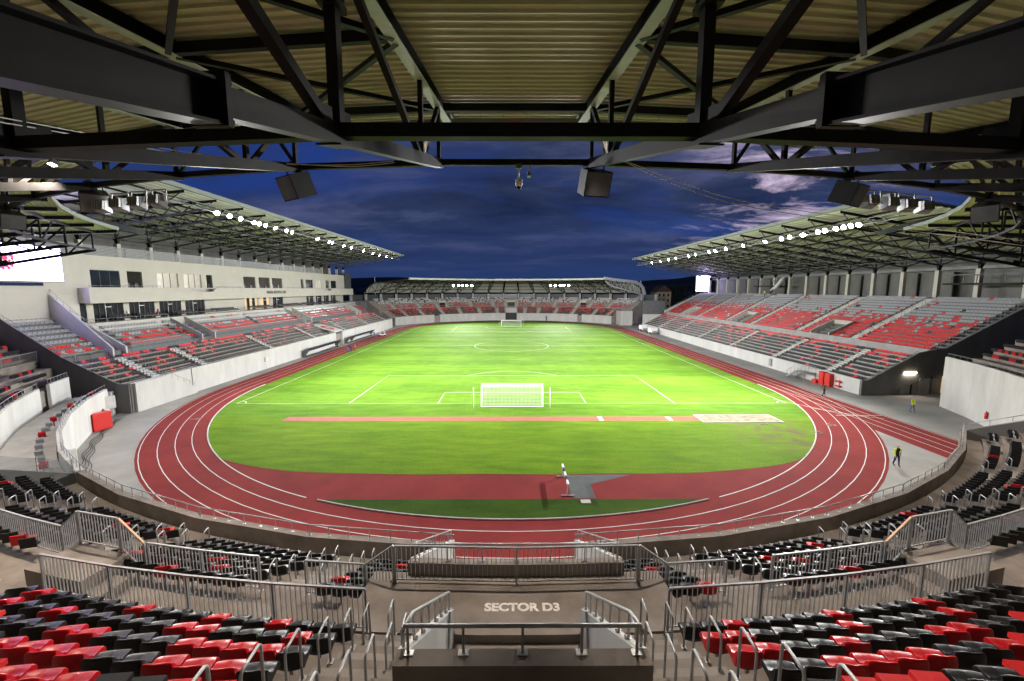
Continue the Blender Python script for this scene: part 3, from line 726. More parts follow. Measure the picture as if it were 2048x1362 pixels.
UPRED = {('L', 0): (3, 6, 10, 16), ('L', 1): (1, 5, 6, 12, 15), ('L', 2): (1, 2, 3, 4, 8, 9, 13, 14, 17), ('L', 3): (1, 2, 3, 6, 7, 8, 9, 11, 12, 13, 16), ('L', 4): (0, 1, 4, 5, 6, 7, 9, 10, 12, 14, 15),
         ('R', 0): (2, 7, 12, 18), ('R', 1): (0, 1, 6, 11, 17), ('R', 2): (0, 1, 4, 8, 9, 12, 16), ('R', 3): (2, 3, 4, 5, 8, 9, 10, 13, 15), ('R', 4): (1, 2, 3, 6, 7, 9, 10, 11, 13, 15)}
def near_up_col(info, i, n):
    blk, k = info
    if (blk, k) in UPRED: return 'red' if i in UPRED[(blk, k)] else 'black'
    return 'red' if random.random() < (0.2 + 0.07 * k) else 'black'
def near_rows():
    for s, L in ((-1, 'L'), (1, 'R')):
        lowblk = [(3.35, 6.25), (8.3, 15.15), (17.05, 24.15), (26.05, 31.9)] if s < 0 else [(3.35, 6.25), (8.3, 15.15), (17.05, 24.15), (26.05, 32.9), (34.85, 41.1), (43.05, 45.2)]
        for j, (a, b) in enumerate(lowblk):
            for k in range(6):
                yield from row_seats(PN, LOW_R0 + LOW_D * k + 0.44, LOW_Z0 + LOW_H * k, D(s * a), D(s * b), near_low_col, -1, (L + str(j), k))
        upblk = [(3.6, 12.85), (14.75, 24.1), (25.95, 35.3), (37.05, 46.4), (48.05, 57), (58.6, 70.3 if s < 0 else 71.5)]
        for j, (a, b) in enumerate(upblk):
            for k in range(NUP):
                yield from row_seats(PN, UP_R0 + UP_D * k + 0.50, UP_Z0 + UP_H * k, D(s * a), D(s * b), near_up_col, -1, (L if j == 0 else L + 'u' + str(j), k))
    for (a, b) in ((33, 44), (45, 58.5), (61.5, 65.5)):
        for k in range(3, 6):
            yield from row_seats(PN, LOW_R0 + LOW_D * k + 0.46, LOW_Z0 + LOW_H * k, D(-a), D(-b), lambda i, j, n: 'red' if random.random() < .14 else 'black', -1, ('corner', k))
cand = []
for p, hd, c, info in near_rows():
    (cand if in_view(p + Vector((0, 0, 0.5))) else STUFF).append((p, hd, c, info))
cand.sort(key=lambda t: (t[0] - CAM).length)
NIND = 298
BLK = {'L': 'left foreground block', 'R': 'right foreground block', 'L0': 'lower block left of the tunnel', 'R0': 'lower block right of the tunnel', 'L1': 'second lower block on the left', 'R1': 'second lower block on the right',
       'Lu1': 'block beyond the second upper aisle, left', 'Ru1': 'block beyond the second upper aisle, right', 'L2': 'third lower block on the left', 'R2': 'third lower block on the right'}
for p, hd, c, (info, i) in cand[:NIND]:
    blk, k = info
    o = link('stadium_seat', SEAT[c], None, p, hd); tag(o, '%s seat, %s from the aisle in %s row, %s' % (c, ORD[i], ORD[k], BLK.get(blk, 'block ' + blk)), 'seat', 'plastic shell seats of the near stand')
    link('bracket', BRACKET, o)
STUFF += cand[NIND:]
STUFF = [(p.x, p.y, p.z, hd, c) for p, hd, c, _ in STUFF if in_view(p + Vector((0, 0, .5)), 0.15)]
# the single row of tipped-up seats in the sunken left corner
_m = MB(); _m.prism([(-0.05, 0.42), (0.12, 0.46), (0.16, 0.86), (0.10, 0.88), (0.03, 0.55), (-0.05, 0.50)], -0.21, 0.21, 'x'); _m.prism([(-0.08, 0.45), (-0.05, 0.47), (-0.22, 0.84), (-0.27, 0.82)], -0.21, 0.21, 'x'); _m.box(-0.04, 0.04, -0.08, 0.02, 0, 0.46)
TIP = {c: _m.mesh('tipped_seat_' + c, 'seat_' + c) for c in ('red', 'grey')}
for i in range(16):
    a = D(-34.6 - 1.95 * i); c = 'red' if i in (1, 6, 9, 12, 15) else 'grey'
    o = link('tip_up_seat', TIP[c], None, PN(49.75, a, 2.4), -a); o.scale = (.92, .92, .92); tag(o, '%s tipped-up seat, %s from the glass barrier in the sunken corner' % (c, ORD[i]), 'tip-up seat', 'tipped-up seats in the sunken left corner')
# ------------------------------------------------------------------ near roof
BAY = 6.05
nr = empty('near_roof', (0, -YC, 0)); tag(nr, 'dark steel truss roof with ribbed metal deck overhead in the foreground', 'roof')
def RT(R): return 20.53 - (R - 47.8) * 0.0794          # top chord centre line
def RBt(R): return 18.4 - (R - 50) * 0.229             # bottom chord centre line
L3 = lambda R, z, x=0: (x, -R, z)
def M(fn): mb = MB(); fn(mb); return mb
NT = {}
NT['bottom_chord'] = M(lambda m: (m.bar(L3(49.9, RBt(49.9)), L3(60.7, RBt(60.7)), 0.24, 0.30))).mesh('bottom_chord', 'steel_dark')
def deep(m):
    m.ibeam(L3(60.72, RBt(60.72) - 0.02), L3(74, RBt(74)), 0.30, 0.43, 0.03)
NT['deep_chord'] = M(deep).mesh('deep_chord', 'steel_dark')
def plate(m):
    m.bar(L3(60.66, RBt(60.7)), L3(60.74, RBt(60.7)), 0.40, 0.52)
    for sx in (-1, 1):
        for k in range(4): m.bar(L3(60.62, RBt(60.7) - .19 + .125 * k, sx * .165), L3(60.66, RBt(60.7) - .19 + .125 * k, sx * .165), 0.035)
NT['splice_plate'] = M(plate).mesh('splice_plate', 'steel_dark')
NT['top_chord'] = M(lambda m: m.ibeam(L3(47.8, RT(47.8)), L3(75.5, RT(75.5)), 0.30, 0.34, low=1)).mesh('top_chord', ['steel_dark', 'rafter_flange_bounce'])
def mem(p, q, w): return M(lambda m: m.bar(L3(*p), L3(*q), w, w)).mesh('member', 'steel_dark')
WEB = [('post', (50.08, RBt(50.08)), (50.08, RT(50.08) - .15), .12), ('post', (52.4, RBt(52.4)), (52.4, RT(52.4) - .15), .13), ('post', (57.85, RBt(57.85)), (57.85, RT(57.85) - .15), .19), ('post', (65, RBt(65)), (65, RT(65) - .15), .2),
       ('diagonal', (52.3, RBt(52.3)), (50.15, RT(50.15) - .15), .13), ('diagonal', (52.5, RBt(52.5)), (57.3, RT(57.3) - .15), .15), ('diagonal', (58.0, RBt(58)), (64.7, RT(64.7) - .15), .16), ('diagonal', (65.1, RBt(65)), (72, RT(72)), .2)]
WEBM = [(n, mem(p, q, w)) for n, p, q, w in WEB]
def gus(m):
    m.bar(L3(57.3, RBt(57.3) + .20), L3(58.4, RBt(58.4) + .20), 0.03, 0.42); m.bar(L3(57.5, RBt(57.5) - .17), L3(58.2, RBt(58.2) - .17), 0.42, 0.03)
    for k in range(5): m.bar(L3(57.45 + .16 * k, RBt(57.45 + .16 * k) + .12, .03), L3(57.45 + .16 * k, RBt(57.45 + .16 * k) + .12, -.03), .05)
NT['gusset'] = M(gus).mesh('gusset', 'steel_dark')
def col_(m): m.bar((0, -57.85 - 1.1, 18.4), (0, -57.85 - 1.1, 18.62), .2)
ANG = [BAY * (i + 0.5) for i in range(-12, 12)]
for a in ANG:
    tr = empty('truss', (0, 0, 0), D(a), nr)
    for n, me in list(NT.items()) + WEBM: link(n, me, tr)
    # clamps on the heavy post
    m = MB(); m.box(-0.17, 0.17, -58.05, -57.65, 18.55, 18.66); m.box(-0.2, 0.2, -57.9, -57.8, 18.66, 18.72); link('clamp', m.mesh('clamp', 'steel_dark'), tr)
# deck bays, one ribbed sheet each
def deck_bay():
    m = MB(); h = D(BAY / 2); prof = []
    R = 47.7
    while R < 75.4:
        prof += [(R, 0.07), (R + 0.235, 0.07), (R + 0.265, 0.0), (R + 0.305, 0.0)]; R += 0.325
    for r, dz in prof:
        z = RT(r) + 0.175 + dz; e = r * sin(h) ; y = -r * cos(h)
        m.v += [(-e, y, z), (e, y, z)]
    for i in range(len(prof) - 1): m.f.append((2 * i, 2 * i + 1, 2 * i + 3, 2 * i + 2)); m.m.append(0)
    return m.mesh('roof_deck', 'deck_under')
DB = deck_bay()
def roof_skin():
    m = MB(); h = D(BAY / 2); a, b = 47.6, 75.6
    for r in (a, b):
        for s in (-1, 1): m.v.append((s * r * sin(h), -r * cos(h), RT(r) + 0.175 + 0.30))
    m.v += [(s * a * sin(h), -a * cos(h), RT(a) + .10) for s in (-1, 1)]
    m.f += [(0, 1, 3, 2), (4, 5, 1, 0)]; m.m += [0, 0]; return m.mesh('roof_skin', 'fascia')
RS = roof_skin()
def ring_bar(R, z, w, hh): 
    m = MB(); h = D(BAY / 2); m.bar((-R * sin(h) + .1, -R * cos(h), z), (R * sin(h) - .1, -R * cos(h), z), w, hh); return m
TIE = ring_bar(57.9, RBt(57.9) + 0.05, 0.22, 0.22).mesh('ring_tie', 'steel_dark'); TIPT = ring_bar(50.0, 18.43, 0.16, 0.20).mesh('tip_tie', 'steel_dark')
PUR = {R: ring_bar(R, RT(R) - 0.02, 0.16, 0.26).mesh('purlin', 'steel_dark') for R in (49.7, 54.6, 60.5, 66.5)}
def brace(R0, R1, sg):
    m = MB(); h = D(BAY / 2); m.bar((sg * -R0 * sin(h), -R0 * cos(h), RT(R0) - .12), (sg * R1 * sin(h), -R1 * cos(h), RT(R1) - .12), .13); return m.mesh('brace', 'steel_dark')
BR = [brace(49.8, 54.5, 1), brace(49.8, 54.5, -1), brace(54.7, 60.4, 1), brace(54.7, 60.4, -1)]
# low braces that run from the tip tie up to the deck, either side of each bay
LOWB = []
for sg in (-1, 1):
    m = MB(); h = D(BAY / 2); m.bar((sg * 50 * sin(h) * .98, -50 * cos(h), 18.5), (sg * 49.7 * sin(h) * 0.45, -49.7 * cos(h), RT(49.7) - .15), .10); LOWB.append(m.mesh('knee_brace', 'steel_dark'))
for i in range(-12, 12):
    a = BAY * (i + 1)
    if i == 11: continue
    r = D(a)
    link('roof_deck', DB, nr, None, r); link('roof_skin', RS, nr, None, r); link('ring_tie', TIE, nr, None, r); link('tip_tie', TIPT, nr, None, r); link('purlin', PUR[49.7], nr, None, r)
    if abs(a) > 1:
        for R in (54.6, 60.5, 66.5): link('purlin', PUR[R], nr, None, r)
    if round(abs(a) / BAY) in (1, 4, 7):
        for b in BR: link('brace', b, nr, None, r)
    if abs(a) > 1 and round(abs(a) / BAY) % 2 == 0:
        for b in LOWB: link('knee_brace', b, nr, None, r)
for s in (-1, 1):                              # curved fascia at the two ends of the roof
    m = MB(); n = 14
    for k in range(n):
        t0, t1 = k / n, (k + 1) / n
        def pt(t): 
            R = 47.2 + 8.5 * t; a = D(s * (75.2 - 4.6 * t ** 0.7)); return Vector((R * sin(a), -R * cos(a), 20.9 + 1.5 * sin(t * pi * .6)))
        A, B = pt(t0), pt(t1); g = (B - A) * 0.02
        m.bar(A + g, B - g, 0.05, 0.62)
        m.bar(B - g, B + g, 0.08, 0.62)
    m.build('end_fascia', 'fascia_end', nr)
# cable tray on thin hangers below the front of the deck
tray = empty('cable_tray', PN(48.6, 0, 19.95)); tag(tray, 'perforated cable tray on thin rods below the front of the roof deck', 'cable tray'); tray['_world'] = 1
for a0, a1 in ((-9, -3), (-3, 3), (3, 9), (9, 15)):
    p, q = PN(48.7, D(a0), 19.9), PN(48.7, D(a1), 19.9); d = (q - p).normalized(); nrm = Vector((-d.y, d.x, 0))
    m = MB()
    for o in (-.14, .14): m.bar(p + nrm * o, q + nrm * o, 0.02, 0.09)
    for k in range(40): m.bar(p + (q - p) * k / 40 + nrm * -.14, p + (q - p) * k / 40 + nrm * .14, 0.035, 0.02)
    m.build('tray_section', 'galvanised_dull', tray)
    for k in range(6):
        c = p + (q - p) * (k + .5) / 6; MB().bar(c, c + Vector((0, 0, 0.8)), 0.014).build('hanger', 'galvanised_dull', tray)
tag(MB().box(-0.18, 0.18, -48.82 - YC, -48.58 - YC, 19.96, 20.2).build('junction_box', 'cabinet_red'), 'small orange-red box on the cable tray, middle of the roof edge', 'junction box')

# things that hang from the roof
def speaker(p, rz, label, sx=0.95):
    o = empty('loudspeaker', p, rz); o.rotation_euler = (rad(-22), 0, rz); tag(o, label, 'loudspeaker', 'black loudspeakers hung from the roof')
    m = MB(); w = sx / 2; m.hexa([(-w * .8, -.42, -.42), (w * .8, -.42, -.42), (w, .42, -.42), (-w, .42, -.42)], [(-w * .8, -.42, .42), (w * .8, -.42, .42), (w, .42, .42), (-w, .42, .42)]); m.build('cabinet', 'black_plastic', o)
    MB().box(-w * .94, w * .94, .422, .435, -.38, .38).build('grille', 'steel_mid', o)
    m = MB(); m.bar((-.3, 0, .42), (-.25, 0, .80), .04); m.bar((.3, 0, .42), (.25, 0, .80), .04); m.bar((-.3, 0, .80), (.3, 0, .80), .05); m.build('bracket', 'steel_dark', o)
    MB().box(-.03, .03, -.445, -.42, -.05, .05).build('connector', 'galvanised', o)
for i, dr, lb in ((-2, -.1, 'loudspeaker hanging left of centre from the near roof tip'), (0, .15, 'loudspeaker hanging just right of centre from the near roof tip'), (2, .1, 'tilted loudspeaker beside the lamps on the right of the near roof'),
                  (-4, .0, 'large dark loudspeaker beside the lamps on the left of the near roof'), (-6, .2, 'loudspeaker high above the big screen at the left edge'), (4, .2, 'loudspeaker at the right picture edge under the near roof')):
    a = BAY * (i + .5) + dr; speaker(PN(49.95, D(a), 17.78), pi - D(a) + {-2: -.75, 0: .3, 2: .8, -4: .4, -6: .5, 4: -.5}[i], lb)
cc = empty('security_camera', PN(50.0, D(.15), 18.3)); tag(cc, 'white dome security camera hanging from the middle of the roof edge', 'camera')
MB().tube([(0, 0, 0), (0, 0, -.42)], .03, 8).build('arm', 'white_plastic', cc, True); MB().tube([(0, 0, -.40), (0, 0, -.46), (0, 0, -.66), (0, .0, -.70)], [.05, .12, .12, .08], 12).build('housing', 'white_plastic', cc, True)
MB().tube([(0, 0, -.70), (0, 0, -.76), (0, 0, -.80)], [.085, .07, .02], 10).build('dome', 'black_plastic', cc, True); MB().box(-.10, .10, -.06, .06, -.08, .06).build('mount', 'steel_mid', cc)
cc = empty('security_camera', PN(50.0, D(.55), 18.3)); tag(cc, 'small box camera next to the dome camera on the roof edge', 'camera')
MB().tube([(0, 0, 0), (0, 0, -.22)], .022, 8).build('arm', 'galvanised', cc, True); MB().box(-.06, .06, -.16, .16, -.36, -.22).build('housing', 'steel_mid', cc)
def ray3(px, py, t):
    u = (px - 1024) / 831.63; w = -(py - 681) / 831.63; th = 0.1230025
    return CAM + Vector((u, cos(th) + w * sin(th), -sin(th) + w * cos(th))) * t
def cable(name, pts, label, r=0.012):
    m = MB(); P = [Vector(p) for p in pts]; Q = []
    for i in range(len(P) - 1):
        p0, p1, p2, p3 = P[max(0, i - 1)], P[i], P[i + 1], P[min(len(P) - 1, i + 2)]
        for k in range(8):
            t = k / 8; Q.append(0.5 * ((2 * p1) + (p2 - p0) * t + (2 * p0 - 5 * p1 + 4 * p2 - p3) * t * t + (3 * p1 - p0 - 3 * p2 + p3) * t ** 3))
    Q.append(P[-1]); m.tube(Q, r, 6); tag(m.build(name, 'cable', None, True), label, 'cable')
cable('slack_cable', [ray3(1255, 322, 14.6), ray3(1360, 362, 14.2), ray3(1490, 402, 13.7), ray3(1740, 440, 13.2), ray3(2060, 482, 13.5)], 'upper of two slack cables curving across the sky on the right')
cable('slack_cable', [ray3(1252, 323, 14.5), ray3(1355, 369, 14.2), ray3(1486, 410, 13.7), ray3(1738, 449, 13.2), ray3(2060, 492, 13.5)], 'lower of two slack cables curving across the sky on the right')
cable('slack_cable', [ray3(-20, 231, 7), ray3(180, 268, 9), ray3(345, 300, 12), ray3(500, 320, 14), ray3(700, 333, 14.6), ray3(832, 320, 14.6)], 'upper twisted cable under the roof on the left')
cable('slack_cable', [ray3(-20, 241, 7), ray3(180, 275, 9), ray3(345, 305, 12), ray3(500, 325, 14), ray3(690, 330, 14.6), ray3(828, 318, 14.6)], 'lower twisted cable under the roof on the left')

# ------------------------------------------------------------------ floodlights
def lamp_meshes():
    h = MB(); h.hexa([(-.26, -.22, -.22), (.26, -.22, -.22), (.34, .10, -.30), (-.34, .10, -.30)], [(-.26, -.22, .22), (.26, -.22, .22), (.34, .10, .30), (-.34, .10, .30)])
    for k in range(5): h.box(-.24 + .11 * k, -.20 + .11 * k, -.34, -.20, -.2, .2)
    l = MB(); l.add([(.29 * cos(2 * pi * k / 18), .112, .27 * sin(2 * pi * k / 18)) for k in range(18)], [tuple(range(18))[::-1]])
    b = MB(); b.bar((-.38, -.02, 0), (-.38, -.02, .5), .05); b.bar((.38, -.02, 0), (.38, -.02, .5), .05); b.bar((-.40, -.02, .5), (.40, -.02, .5), .05); b.bar((-.40, -.02, 0), (-.3, -.02, 0), .05); b.bar((.40, -.02, 0), (.3, -.02, 0), .05)
    return h.mesh('housing', 'galvanised_dull'), l.mesh('lens', 'lamp_lens'), b.mesh('yoke', 'galvanised_dull')
LH, LL, LY = lamp_meshes()
POWER = 26500.0
def spot(name, energy, size, blend, colr=(1.0, 0.985, 0.95), soft=0.22):
    d = bpy.data.lights.new(name, 'SPOT'); d.energy = energy; d.spot_size = rad(size); d.spot_blend = blend; d.shadow_soft_size = soft; d.color = colr; return d
def floodlight(p, target, label, group, power=1.0, scale=1.0, size=100):
    p = Vector(p); d = Vector(target) - p
    o = empty('floodlight', p); o.rotation_euler = d.to_track_quat('Y', 'Z').to_euler(); o.scale = (scale,) * 3; tag(o, label, 'floodlight', group)
    link('housing', LH, o); link('lens', LL, o); link('yoke', LY, o)
    key = 'flood_%d_%d' % (int(power * 100), size); dt = bpy.data.lights.get(key) or spot(key, POWER * power, size, 0.9)
    s = bpy.data.objects.new('beam', dt); COL.objects.link(s); s.parent = o; s.location = (0, 0.16, 0); s.rotation_euler = (rad(90), 0, 0)
    return o
LY_ = [-42.1, -39.5, -37.0, -33.5, -32.2, -30.5, -27.5, -23.9, -22.0, -11.5, -5.7, -4.0, 2.6, 7.5, 16.5, 24.5, 31.0, 38.0, 45.0]
RY_ = [-47.4, -46.2, -45.0, -43.6, -41.6, -40.2, -37.0, -34.0, -32.0, -27.5, -20.5, -14.0, -9.5, -6.5, 0.5, 4.5, 12.5, 18.0, 24.5, 32.0]
for i, y in enumerate(LY_):
    tx, ty = ((-20, 2, 22)[i % 3], y * (1.45 if y < -30 else 1.22) + random.uniform(-3, 3))
    floodlight((-41.6, y, 24.75), (tx, ty, 0), 'lit floodlight under the left roof edge, %s from the far end' % ORD[len(LY_) - 1 - i], 'lit floodlights along the left roof edge', 1.0, 1.12)
for i, y in enumerate(RY_):
    tx, ty = ((20, -2, -22)[i % 3], y * (1.18 if y < -42 else 1.45 if y < -30 else 1.22) + random.uniform(-3, 3))
    floodlight((45.0, y, 22.4), (tx, ty, 0), 'lit floodlight under the right roof edge, %s from the far end' % ORD[len(RY_) - 1 - i], 'lit floodlights along the right roof edge', 1.0, 1.12)
for s, w in ((-1, 'left'), (1, 'right')):
    for k in range(5):
        a = D(s * (21.0 + (0, 2.6, 5.2, 7.2, 10.0)[k])); p = PF(48.6, a, 15.6)
        floodlight(p, (s * 7 * (k - 2), -10 - 16 * k, 0), 'lit floodlight in the %s cluster of the far roof, %s from the middle' % (w, ORD[k]), 'lit floodlights of the far roof', 1.1, 1.25)
    for k in range(4):
        a = D(s * (16.6 + 1.35 * k)); p = PN(49.9, a, 17.55)
        floodlight(p, (s * 14 * (k - 1), 45 + 12 * k, 2), 'floodlight seen from behind at the near roof tip, %s side, %s from the middle' % (w, ORD[k]), 'floodlights seen from behind on the near roof', 2.6, 0.9, 70)
WORK = 4600.0
dwl = spot('seat_lamp_beam', WORK, 124, 0.6, (1, .86, .72), .12)
_h = MB().box(-.15, .15, -.10, .12, -.10, .08).mesh('housing', 'steel_mid'); _l = MB().box(-.13, .13, -.09, .11, -.125, -.101).mesh('lens', 'lamp_warm'); _k = MB().bar((0, 0, .08), (0, 0, .35), .03).mesh('bracket', 'steel_dark')
for i in (-8, -6, -4, -3, -1, 0, 2, 5, 7):
    a = BAY * (i + .5); p = PN(51.3, D(a), 18.72 if i in (-3, 2) else 19.05 if i in (-1, 0) else 19.0) + PN(0.42, D(a + ((90 if i < 0 else -90) if i == -4 else (-90 if i < 0 else 90))), 0) + Vector((0, YC, 0))
    w = 'left' if i < 0 else 'right'; k = {-8: 5, -6: 4, -4: 3, -3: 2, -1: 1, 0: 1, 2: 2, 5: 3, 7: 4}[i]
    fl = empty('seat_lamp', p); fl.rotation_euler = (rad(-22), 0, D(a)); tag(fl, 'small warm lamp on the near roof, %s to the %s of the middle' % (ORD[k - 1], w), 'lamp', 'warm lamps over the near seats')
    link('housing', _h, fl); link('lens', _l, fl); link('bracket', _k, fl)
    s_ = bpy.data.objects.new('seat_lamp_beam', dwl); COL.objects.link(s_); s_.parent = fl; s_.location = (0, 0, -.16); s_.rotation_euler = (0, 0, 0)

# ------------------------------------------------------------------ straight stands and their roofs
def box_part(root, name, mat, x0, x1, y0, y1, z0, z1):
    return MB().box(min(x0, x1), max(x0, x1), min(y0, y1), max(y0, y1), z0, z1).build(name, mat, root)
def prism_part(root, name, mat, prof, y0, y1): return MB().prism(prof, y0, y1, 'y').build(name, mat, root)
def side_roof(name, label, sg, xb, zb, xt, zt, xf, zf, xr, zr, ys, y0, y1, deckmat='deck_white', h_post=1.0, catw=None):
    """sg: -1 left, +1 right; bearing (xb, zb), chord tip (xt, zt), deck from front (xf, zf) to rear (xr, zr); distances from the middle of the pitch"""
    r = empty(name, (sg * xf, (y0 + y1) / 2, zf)); tag(r, label, 'roof'); r['_world'] = 1
    zd = lambda x: zf + (zr - zf) * (x - xf) / (xr - xf)
    zb_ = lambda x: zb + (zt - zb) * (x - xb) / (xt - xb)
    N = 6; xs = [xt + (xb - xt) * i / N for i in range(N + 1)]
    chord = MB(); V = lambda x, z: (sg * (x - xf), 0, z - zf)
    chord.bar(V(xt, zt), V(xb, zb), .22, .24); cm = chord.mesh('bottom_chord', 'steel_truss')
    top = MB(); top.ibeam(V(xf + .2, zd(xf + .2) - .3), V(xr, zd(xr) - .3), .22, .32); tm = top.mesh('top_chord', 'steel_dark')
    web = MB()
    for i in range(N):
        xa, xc = xs[i], xs[i + 1]; xm = (xa + xc) / 2
        web.bar(V(xa, zb_(xa)), V(xm, zd(xm) - .4), .11); web.bar(V(xm, zd(xm) - .4), V(xc, zb_(xc)), .12)
    web.bar(V(xt, zt), V(xf + .5, zd(xf + .5) - .3), .10); web.bar(V(xb, zb), V(xb, zd(xb) - .4), .22); web.bar(V(xb, zb + .1), V(xr - 1, zd(xr - 1) - .4), .18)
    wm_ = web.mesh('web', 'steel_truss'); ym = (y0 + y1) / 2
    shoe = MB(); shoe.hexa([V(xb - .2, zb - h_post), V(xb + .2, zb - h_post), (V(xb + .2, 0)[0], .2, zb - h_post - zf), (V(xb - .2, 0)[0], .2, zb - h_post - zf)], [(V(xb - .35, 0)[0], -.2, zb - zf), (V(xb + .35, 0)[0], -.2, zb - zf), (V(xb + .35, 0)[0], .25, zb - zf), (V(xb - .35, 0)[0], .25, zb - zf)])
    sm_ = shoe.mesh('shoe', 'steel_dark')
    for y in ys:
        t = empty('truss', (0, y - ym, 0), 0, r)
        for n, me in (('bottom_chord', cm), ('top_chord', tm), ('web', wm_), ('shoe', sm_)): link(n, me, t)
    # ribbed deck, purlins and long braces
    m = MB(); nrib = int((xr - xf) / 0.9)
    for i in range(nrib):
        xa = xf + (xr - xf) * i / nrib; w = (xr - xf) / nrib
        for dx, dz in ((0, 0), (w * .75, 0), (w * .8, .1), (w * .95, .1)):
            m.v += [(sg * (xa + dx), y0, zd(xa + dx) + dz), (sg * (xa + dx), y1, zd(xa + dx) + dz)]
    for i in range(len(m.v) // 2 - 1): m.f.append((2 * i, 2 * i + 1, 2 * i + 3, 2 * i + 2)); m.m.append(0)
    m.build('roof_deck', deckmat, r)
    MB().prism([(sg * xf, zd(xf) - .1), (sg * (xf - .02), zd(xf) + .42), (sg * xr, zd(xr) + .42), (sg * xr, zd(xr) + .2), (sg * (xf + .4), zd(xf) + .25), (sg * (xf + .4), zd(xf) - .1)], y0 - .1, y1 + .1, 'y').build('roof_skin', 'fascia', r)
    for i in range(N + 1):
        x = xs[i]; MB().bar((sg * x, y0, zb_(x) + .05), (sg * x, y1, zb_(x) + .05), .10, .12).build('tie', 'steel_truss', r)
        xm = min(xr, x + (xb - xt) / N / 2); MB().bar((sg * xm, y0, zd(xm) - .12), (sg * xm, y1, zd(xm) - .12), .14, .20).build('purlin', 'steel_dark', r)
    for x in (xs[1], xs[3], xs[5]):
        m = MB()
        for a, b in zip(ys[:-1], ys[1:]):
            c = (a + b) / 2; m.bar((sg * x, a, zb_(x)), (sg * x, c, zd(x) - .4), .08); m.bar((sg * x, c, zd(x) - .4), (sg * x, b, zb_(x)), .08)
        m.build('lattice', 'steel_truss', r)
    # lamp gantry along the front
    m = MB(); zg = zt - .1
    for dx, dz in ((-.5, .55), (-.5, -.15), (.25, .2)): m.bar((sg * (xt + dx), y0, zg + dz), (sg * (xt + dx), y1, zg + dz), .07)
    yy = y0
    while yy < y1: m.bar((sg * (xt - .5), yy, zg + .55), (sg * (xt + .25), yy + .9, zg + .2), .05); m.bar((sg * (xt - .5), yy, zg - .15), (sg * (xt - .5), yy + .9, zg + .55), .05); yy += 1.8
    m.build('lamp_gantry', 'galvanised_dull', r)
    return r
LTY = [-49.4 + 5.72 * i for i in range(18)]
side_roof('left_roof', 'white-decked truss roof over the left stand with a row of lamps', -1, 60.0, 21.6, 42.2, 25.0, 40.2, 26.35, 73, 23.4, LTY, -53.5, 56, h_post=.8)
RTY = [-45.6 + 6.1 * i for i in range(16)]
side_roof('right_roof', 'white-decked truss roof over the right stand with a row of lamps', 1, 70.5, 17.9, 45.6, 22.5, 43.6, 24.6, 74.5, 19.2, RTY, -53, 49.5, h_post=.8)

def straight_seats(xs_z, sg, blocks, colour, pitch=0.5):
    for (x, z, k, nrow) in xs_z:
        for y0, y1 in blocks:
            n = int((y1 - y0) / pitch); off = (y1 - y0 - n * pitch) / 2
            for i in range(n):
                STUFF.append((sg * x, y0 + off + pitch * (i + .5), z, pi / 2 * sg, colour(k, nrow, i)))
def low_col(k, n, i):
    f = k / (n - 1); return 'red' if random.random() < (0.05 + 0.65 * f ** 4) else 'black'
def up_col(k, n, i):
    f = k / (n - 1); q = random.random()
    if f <= .62: return 'red' if q < (.94 if f < .36 else .94 - 3.0 * (f - .36)) else ('black' if q > .985 else 'grey')
    return ('red' if q < .025 else 'black' if q > .985 else 'grey')
def blocks_from(y0, y1, aisles, w=1.3):
    b = []; p = y0
    for a in sorted(aisles): b.append((p, a - w / 2)); p = a + w / 2
    b.append((p, y1)); return [q for q in b if q[1] - q[0] > .6]
SMALLH = []
# ---------------- left stand
lg = empty('left_grandstand', (-43.5, 0, 0)); tag(lg, 'long left grandstand with cream building and glazed gallery behind its seats', 'grandstand'); lg['_world'] = 1
y = -46.9
while y < 49:
    e = min(y + 5.7, 49.5)
    for a, b in ([(y, e)] if not (y < 2 < e or y < 0.2 < e or y < 4.1 < e) else [q for q in ((y, 0.1), (4.1, e)) if q[1] - q[0] > .2 and q[0] >= y - .01]):
        box_part(lg, 'wall_panel', 'concrete_white', -43.5, -43.85, a + .006, b - .006, 0, 3.35)
    y = e
box_part(lg, 'wall_panel', 'concrete_white', -43.6, -43.85, -56, -46.92, 0, 3.35)
MB().prism([(-56, 0), (-46.9, 0), (-46.9, .75), (-51.6, 3.35), (-56, 3.35)], -43.0, -43.3, 'x').build('ramp_wall', 'concrete_white', lg)
box_part(lg, 'stair_end', 'concrete_dark', -43.31, -45.2, -56.3, -56.01, 0, 3.35)
for k in range(6):
    x = 43.86 + .7 + .86 * k if k else 43.86
    box_part(lg, 'terrace_step', 'concrete_step', -x, -(43.86 + .7 + .86 * (k + 1) - .004), -56, 49.5, 0, LOW_Z0 + LOW_H * k)
xa = 43.86 + .7 + .86 * 6
box_part(lg, 'cross_aisle', 'concrete_grey', -xa, -51.796, -56, 49.5, 0, 5.3)
for j in range(10):
    x0 = 51.8 + .88 * j
    if j < 5: box_part(lg, 'terrace_step', 'concrete_dark', -x0, -(x0 + .876), -56, 48, 0, UP_Z0 + UP_H * j)
    else: box_part(lg, 'terrace_step', 'concrete_dark', -x0, -(x0 + .876), -56, -49.6, 0, UP_Z0 + UP_H * j)
box_part(lg, 'gallery_base', 'render_cream', -56.22, -57.2, -47.6, 48, 0, 9.45)
box_part(lg, 'gallery_floor', 'concrete_grey', -57.21, -62, -47.6, 48, 8.6, 9.25)
